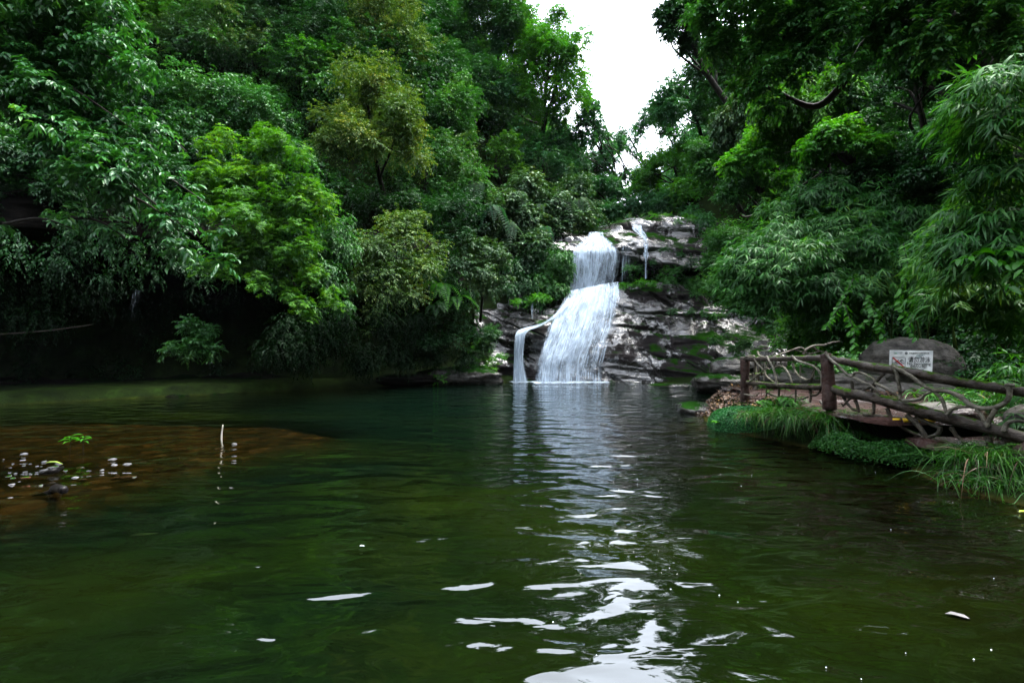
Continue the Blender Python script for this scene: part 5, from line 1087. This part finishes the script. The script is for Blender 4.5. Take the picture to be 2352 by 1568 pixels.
# ------------------------------------------------------------------ the sign
M_SIGN = plain("sign_white", (.84, .88, .92), .35, 0, 5); M_INK = plain("sign_ink", (.008, .010, .014), .5); M_RED = plain("sign_red", (.55, .015, .02), .5); M_GREY = plain("sign_grey", (.40, .45, .46), .45)
M_GRN = plain("sign_green", (.06, .36, .16), .5); M_BLU = plain("sign_blue", (.05, .25, .5), .5); M_WHT = plain("sign_patch", (.62, .64, .66), .4)
SO = P(2092.5, 830, 12.98); SW, SH = 1.05, .56
sign = thing('warning_sign', 'white metal no swimming sign fixed on the large boulder', 'sign', SO)
sign.rotation_euler = (math.radians(2), math.radians(.8), math.radians(-3))
def sbox(name, x0, x1, y0, y1, mat, lift=.004, th=.003, rad=0.0):
    if rad > 0:
        cs = [(x1 - rad, y1 - rad, 0), (x0 + rad, y1 - rad, 90), (x0 + rad, y0 + rad, 180), (x1 - rad, y0 + rad, 270)]
        pl = [(cx + rad * math.cos(math.radians(a + s)), cy_ + rad * math.sin(math.radians(a + s))) for cx, cy_, a in cs for s in (0, 30, 60, 90)]
    else: pl = [(x0, y0), (x1, y0), (x1, y1), (x0, y1)]
    return spoly(name, pl, mat, lift, th)
def spoly(name, pl, mat, lift=.004, th=.003):
    me = bpy.data.meshes.new(name); n = len(pl)
    V = [(x, -lift, y) for x, y in pl] + [(x, -lift + th, y) for x, y in pl]
    me.from_pydata(V, [], [tuple(range(n)), tuple(range(2 * n - 1, n - 1, -1))] + [(i, i + n, (i + 1) % n + n, (i + 1) % n) for i in range(n)])
    me.materials.append(mat); o = bpy.data.objects.new(name, me); COL.objects.link(o); o.parent = sign; return o
def stext(name, txt, x, y, size, mat, bold=0.0, sx=1.0, lift=.0075):
    cu = bpy.data.curves.new(name, 'FONT'); cu.body = txt; cu.size = size; cu.align_x = 'CENTER'; cu.align_y = 'CENTER'; cu.offset = bold; cu.extrude = .0008
    tmp = bpy.data.objects.new(name, cu); COL.objects.link(tmp); bpy.context.view_layer.update()
    me = bpy.data.meshes.new_from_object(tmp.evaluated_get(bpy.context.evaluated_depsgraph_get())); bpy.data.objects.remove(tmp)
    me.materials.clear(); me.materials.append(mat); o = bpy.data.objects.new(name, me); COL.objects.link(o); o.parent = sign
    o.rotation_euler = (math.radians(90), 0, 0); o.location = (x, -lift, y); o.scale = (sx, 1, 1); return o
sbox('plate', -SW / 2, SW / 2, -SH / 2, SH / 2, M_SIGN, .004, .016)
def sx_(X): return (X - 1210) / 1380 * SW            # from the close view of the photo
def sy_(Y): return -(Y - 540) / 690 * SH
arc = [(sx_(1350 + 0), sy_(390)), (sx_(1370), sy_(330)), (sx_(1420), sy_(312)), (sx_(1650), sy_(310)), (sx_(1530), sy_(390)), (sx_(1480), sy_(440)), (sx_(1390), sy_(430))]
spoly('emblem_shape', arc, M_GREY, .0052, .001)
sbox('logo_patch', sx_(635), sx_(920), sy_(320), sy_(240), M_WHT, .0062, .002, .006)
spoly('logo_hill', [(sx_(650), sy_(302)), (sx_(690), sy_(275)), (sx_(715), sy_(285)), (sx_(735), sy_(262)), (sx_(748), sy_(302))], M_GRN, .0075, .001)
spoly('logo_wave', [(sx_(755), sy_(300)), (sx_(762), sy_(278)), (sx_(782), sy_(290)), (sx_(785), sy_(300))], M_BLU, .0075, .001)
stext('logo_text', 'scenic', sx_(850), sy_(285), .028, M_GREY)
def disc(name, X, Y, r, mat, lift=.0072): return spoly(name, [(sx_(X) + r * math.cos(a), sy_(Y) + r * math.sin(a)) for a in np.linspace(0, 6.283, 20, endpoint=False)], mat, lift, .001)
disc('round_badge', 1040, 284, .034, M_INK); disc('badge_ring', 1040, 284, .020, M_GREY, .0082); spoly('badge_diamond', [(sx_(1040), sy_(268)), (sx_(1056), sy_(284)), (sx_(1040), sy_(300)), (sx_(1024), sy_(284))], M_INK, .0092, .001)
stext('heading_text', '世界自然遗产青城山都江堰', sx_(1455), sy_(275), .041, M_INK)
sbox('heading_line', sx_(1120), sx_(1780), sy_(306), sy_(302), M_GREY, .0062, .001)
# pictogram
for nm_, (x0_, x1_, y0_, y1_) in {'frame_left': (590, 604, 425, 725), 'frame_right': (1012, 1026, 425, 725), 'frame_top': (605, 1011, 411, 425), 'frame_bottom': (605, 1011, 724, 738)}.items():
    sbox('pictogram_frame', sx_(x0_), sx_(x1_), sy_(y1_), sy_(y0_), M_INK, .0065, .002, 0)
def band(name, pts, w, mat, lift):
    p = spline([(sx_(x), sy_(y), 0) for x, y in pts], max(2, 6 * len(pts))) if len(pts) > 2 else np.array([(sx_(x), sy_(y), 0) for x, y in pts])
    t = nrm(np.gradient(p, axis=0)); n_ = np.c_[-t[:, 1], t[:, 0]] * w / 2
    q = [tuple(a) for a in p[:, :2] + n_] + [tuple(a) for a in (p[:, :2] - n_)[::-1]]; return spoly(name, q[::-1], mat, lift, .0015)
for yy in (570, 596, 622):
    band('wave_line', [(612 + k * 48, yy + (6 if k % 2 else -4)) for k in range(9)], .0085, M_INK, .0068)
disc('swimmer_head', 790, 512, .0165, M_INK)
spoly('swimmer_body', [(sx_(x), sy_(y)) for x, y in [(690, 548), (760, 545), (800, 548), (850, 520), (890, 480), (915, 482), (970, 520), (958, 532), (910, 506), (893, 508), (880, 522), (925, 550), (905, 556), (860, 540), (800, 562), (690, 556)]][::-1], M_INK, .0078, .0015)
band('red_bar', [(622, 428), (996, 722)], .026, M_RED, .0105)
stext('main_text', '请勿游泳', sx_(1465), sy_(488), .150, M_INK, .0012, .92)
stext('english_text', 'No Swimming', sx_(1455), sy_(607), .100, M_INK, .0008, 1.02)
stext('foreign_text', '遊泳はダメ  수영금지', sx_(1448), sy_(672), .044, M_INK, .0006)
stext('french_text', 'Veuillez Ne Pas Nager', sx_(1448), sy_(713), .044, M_INK, .0006)
stext('footer_text', '景区服务热线', sx_(1500), sy_(792), .030, M_INK, .0005); stext('footer_mark', 'SOS', sx_(1362), sy_(792), .026, M_INK, .0006)

# ------------------------------------------------------------------ promontory cover: moss mat, litter, grass, little ferns
def bankz(x, y): return terrain(x, y)
def mat_cover(name, label, poly_px, n, L, col, seed, dens_z=(.0, .05), kind='thing', cat='ground cover plant', hgt=.0):
    r_ = np.random.default_rng(seed); pl = np.array(poly_px, float); lo, hi = pl.min(0), pl.max(0)
    x = r_.uniform(lo[0], hi[0], n * 4); y = r_.uniform(lo[1], hi[1], n * 4); s = sdf(pl, x, y); k = s < 0; x, y, s = x[k][:n], y[k][:n], s[k][:n]
    q = np.stack([x, y, 0 * x], -1)
    z = np.maximum(bankz(x, y), .0) + hgt * np.clip(-s / .35, 0, 1) ** .5 * (1 + .5 * fbm(q, 2.2, 3, seed)) + r_.uniform(*dens_z, len(x))
    ax = r_.normal(size=(len(x), 3)) * np.array([1, 1, .3]); nm = UP + r_.normal(size=(len(x), 3)) * .45 + np.array([0, -.25, 0])
    V, F = leaves(np.c_[x, y, z], ax, nm, L * r_.uniform(.6, 1.2, len(x)), L * .7, KITE); o = mk(name, V, F, LM[col] if isinstance(col, str) else col)
    tag(o, label, None if kind == 'stuff' else cat, None, kind if kind == 'stuff' else None); return o
moundpoly = [(4.55, 11.5), (5.0, 11.1), (5.5, 10.6), (6.3, 10.0), (6.4, 11.3), (6.0, 12.3), (5.2, 12.7), (4.75, 12.4)]
# solid moss mound under the leaves
V = []; r2 = np.linspace(0, 1, 26); pl = spline(np.c_[np.array(moundpoly + moundpoly[:1]), np.zeros(9)], 90)[:, :2]; cen = pl.mean(0)
ring = cen + (pl - cen)[None] * r2[:, None, None]; hz = .10 + .52 * np.sqrt(np.clip(1 - r2 ** 2.6, 0, 1)); Z = np.broadcast_to(hz[:, None], ring.shape[:2]) - .12
pts = np.dstack([ring, Z]); pts[..., 2] += .06 * fbm(pts, 2.0, 3, 8)
PTM = pts
mound = mk('moss_mound', pts.reshape(-1, 3), grid_faces(26, 90)[:, ::-1], plain("dark_moss", (0.010, 0.045, 0.012), .9), loc=np.array([cen[0], cen[1], 0]), smooth=True)
tag(mound, 'rounded mound of tiny leaved moss on the promontory edge below the fence', 'moss mound')
r_ = np.random.default_rng(77); n_ = 26000; ii = r_.uniform(0, 1, n_) ** .6 * 24.99; jj = r_.uniform(0, 88.99, n_); i0, j0 = ii.astype(int), jj.astype(int); fi, fj = (ii - i0)[:, None], (jj - j0)[:, None]
pp = (pts[i0, j0] * (1 - fi) + pts[i0 + 1, j0] * fi) * (1 - fj) + (pts[i0, j0 + 1] * (1 - fi) + pts[i0 + 1, j0 + 1] * fi) * fj
out_ = nrm(np.c_[pp[:, :2] - cen, np.full(n_, .6)]); pp = pp + out_ * r_.uniform(0, .03, n_)[:, None]
V, F = leaves(pp, r_.normal(size=(n_, 3)), out_ + r_.normal(size=(n_, 3)) * .4, .028, .022, KITE); mk('foliage', V, F, LM['moss'], mound)
mat_cover('leaf_litter', 'brown fallen leaves and flakes of bark strewn under the fence', [(4.9, 14.8), (5.2, 12.8), (5.0, 12.0), (5.6, 11.3), (6.2, 10.2), (6.8, 10.2), (6.6, 12), (6.9, 14), (6.6, 16.5), (5.6, 16)], 5200, .085, M_LITTER, 78, (0, .06), 'stuff')
mat_cover('leaf_litter', 'brown fallen leaves scattered behind the fence by the boulder', [(7.5, 10.6), (9.5, 10.4), (10.6, 12.8), (10, 14), (7, 14.3)], 420, .10, M_LITTER, 79, (.12, .18), 'stuff')
mat_cover('leaf_litter', 'brown fallen leaves beside the steps', [(8.2, 8.2), (10.5, 8.0), (10.5, 10.0), (8.4, 10)], 700, .12, M_LITTER, 80, (.03, .16), 'stuff')
mat_cover('ground_cover', 'dense low plants hiding the near corner of the path edge', [(5.55, 9.3), (5.6, 8.6), (6.0, 8.05), (6.5, 7.95), (6.5, 8.35), (6.0, 8.6), (5.95, 9.5)], 9000, .04, 'mid', 86, (0, .06), 'thing', hgt=.42)
mat_cover('ground_cover', 'small dark leaved plants on the bank between the grass tufts', [(5.5, 9.5), (6.0, 8.8), (6.5, 8.1), (6.8, 7.7), (7.0, 8.1), (6.6, 8.7), (6.3, 9.3), (6.0, 9.9)], 14000, .035, 'mid', 81, (0, .05), 'thing', hgt=.30)

def grass(label, root, n, L, seed, spread=.35, dirs=(0, -1), col='grass', wid=.010, lean=.9, stand=.8, dry=.0):
    r_ = np.random.default_rng(seed); m = 9
    root = np.asarray(root, float); b = root + r_.normal(size=(n, 3)) * np.array([spread, spread * .6, .03])
    az = math.atan2(dirs[1], dirs[0]) + r_.normal(size=n) * .95; h = np.stack([np.cos(az), np.sin(az), 0 * az], -1); l = L * r_.uniform(.5, 1.15, n)
    s = np.linspace(0, 1, m); rise = stand * r_.uniform(.5, 1.2, n); le = lean * r_.uniform(.6, 1.2, n)
    c = b[:, None] + h[:, None] * (l[:, None] * s * le[:, None])[..., None] + UP * (l[:, None] * (rise[:, None] * s - (rise[:, None] + r_.uniform(-.3, .55, n)[:, None]) * s ** 2.2))[..., None]
    c[..., 2] = np.maximum(c[..., 2], .004 + .03 * r_.random(n)[:, None])
    tg = np.gradient(c, axis=1); sd_ = nrm(np.cross(tg, UP + r_.normal(size=(n, 1, 3)) * .5)); w = wid * (1 - s ** 3) * r_.uniform(.6, 1.3, n)[:, None] / 2 + .0006
    Lf, Rt = c + sd_ * w[..., None], c - sd_ * w[..., None]
    V = np.stack([Lf, Rt], 2).reshape(-1, 3); q = np.arange(m - 1) * 2
    F = (np.arange(n) * m * 2)[:, None, None] + np.stack([q, q + 1, q + 3, q + 2], -1)[None]
    F = F.reshape(n, m - 1, 4); nd = max(4, int(n * .12))
    o = mk('grass_tuft', V, F[nd:].reshape(-1, 4), LM[col], loc=root); tag(o, label, 'grass', 'grass tufts along the bank')
    mk('dry_blades', V[:nd * 2 * m], F[:nd].reshape(-1, 4), M_LITTER, o, loc=root); return o
grass('long arching grass tuft trailing to the water below the second post', (5.55, 10.35, .50), 900, .75, 1, .28, wid=.008)
grass('wide grass tuft hanging over the water right of the moss mound', (6.05, 9.75, .52), 900, .75, 2, .28, wid=.008)
grass('thin grass tuft at the left of the trailing clumps', (5.2, 10.9, .42), 260, .6, 3, .2)
grass('big fresh grass tuft bending into the water at the right edge', (6.85, 7.15, .35), 1500, .70, 4, .30, (-.5, -.8), wid=.008)
grass('second fresh grass tuft at the right border of the photo', (7.35, 6.8, .35), 1300, .68, 5, .28, (-.2, -1), wid=.008)
grass('low grass fringe at the waterline under the right edge grass tufts', (6.6, 6.9, .12), 500, .6, 16, .35, (-.5, -.8), wid=.008)
grass('small grass tuft on the dark bank between path edge and water', (6.35, 8.55, .22), 160, .38, 6, .12, (-.2, -1))
grass('short grass under the bright rosette plant beside the second post', (5.75, 10.7, .72), 160, .4, 7, .14, (0, -1), stand=1.3)
for k, (x, y, z, L, lab) in enumerate([(5.75, 10.0, .62, .42, 'cut leaved fern beside the wide grass tuft'), (5.25, 10.9, .66, .5, 'feathery light fern on the moss mound'), (5.65, 10.6, .75, .5, 'feathery fern in front of the second fence post'), (6.1, 9.7, .55, .36, 'small fern low on the promontory edge')]):
    fern(lab, (x, y, z), 7, L, 600 + k, 'bright', .8, group='small ferns on the promontory')
seedling('bright rosette plant in front of the second fence post', np.array([5.72, 10.75, .75]), .32, .13, 9, 5)
seedling('thin young plant on the litter left of the second post', np.array([5.45, 11.2, .7]), .35, .10, 7, 6)
seedling('pale leaved plant at the left tip of the moss mound', np.array([4.62, 11.5, .08]), .12, .18, 7, 7)
seedling('small bright plant between the fence posts', np.array([5.5, 10.95, .75]), .22, .09, 7, 8)
grass('grass blades with leaves behind the fence at the right', (8.9, 9.2, .8), 220, .8, 8, .4, (-.6, -.5), 'bamboo', wid=.025)
grass('grass blades beside the lower boulder', (9.4, 10.6, .8), 180, .8, 9, .4, (-.6, -.5), 'bamboo', wid=.022)
# rock beds awash and moss strip on the bank left of the falls are part of the cliffs above

# thin mist in the gorge air
hb = np.array([(x, y, z) for x in (-60, 60) for y in (-20, 130) for z in (-3.5, 60)], float)
m, nt, new, ln = newmat("gorge_haze"); pv = new("ShaderNodeVolumePrincipled"); pv.inputs["Color"].default_value = (.72, .88, .95, 1); pv.inputs["Density"].default_value = HAZE
ln(pv.outputs[0], new("ShaderNodeOutputMaterial").inputs["Volume"])
hz = mk('haze', hb, np.array([(0, 1, 3, 2), (4, 6, 7, 5), (0, 4, 5, 1), (2, 3, 7, 6), (0, 2, 6, 4), (1, 5, 7, 3)]), m); tag(hz, 'thin pale mist hanging in the gorge', kind='stuff')
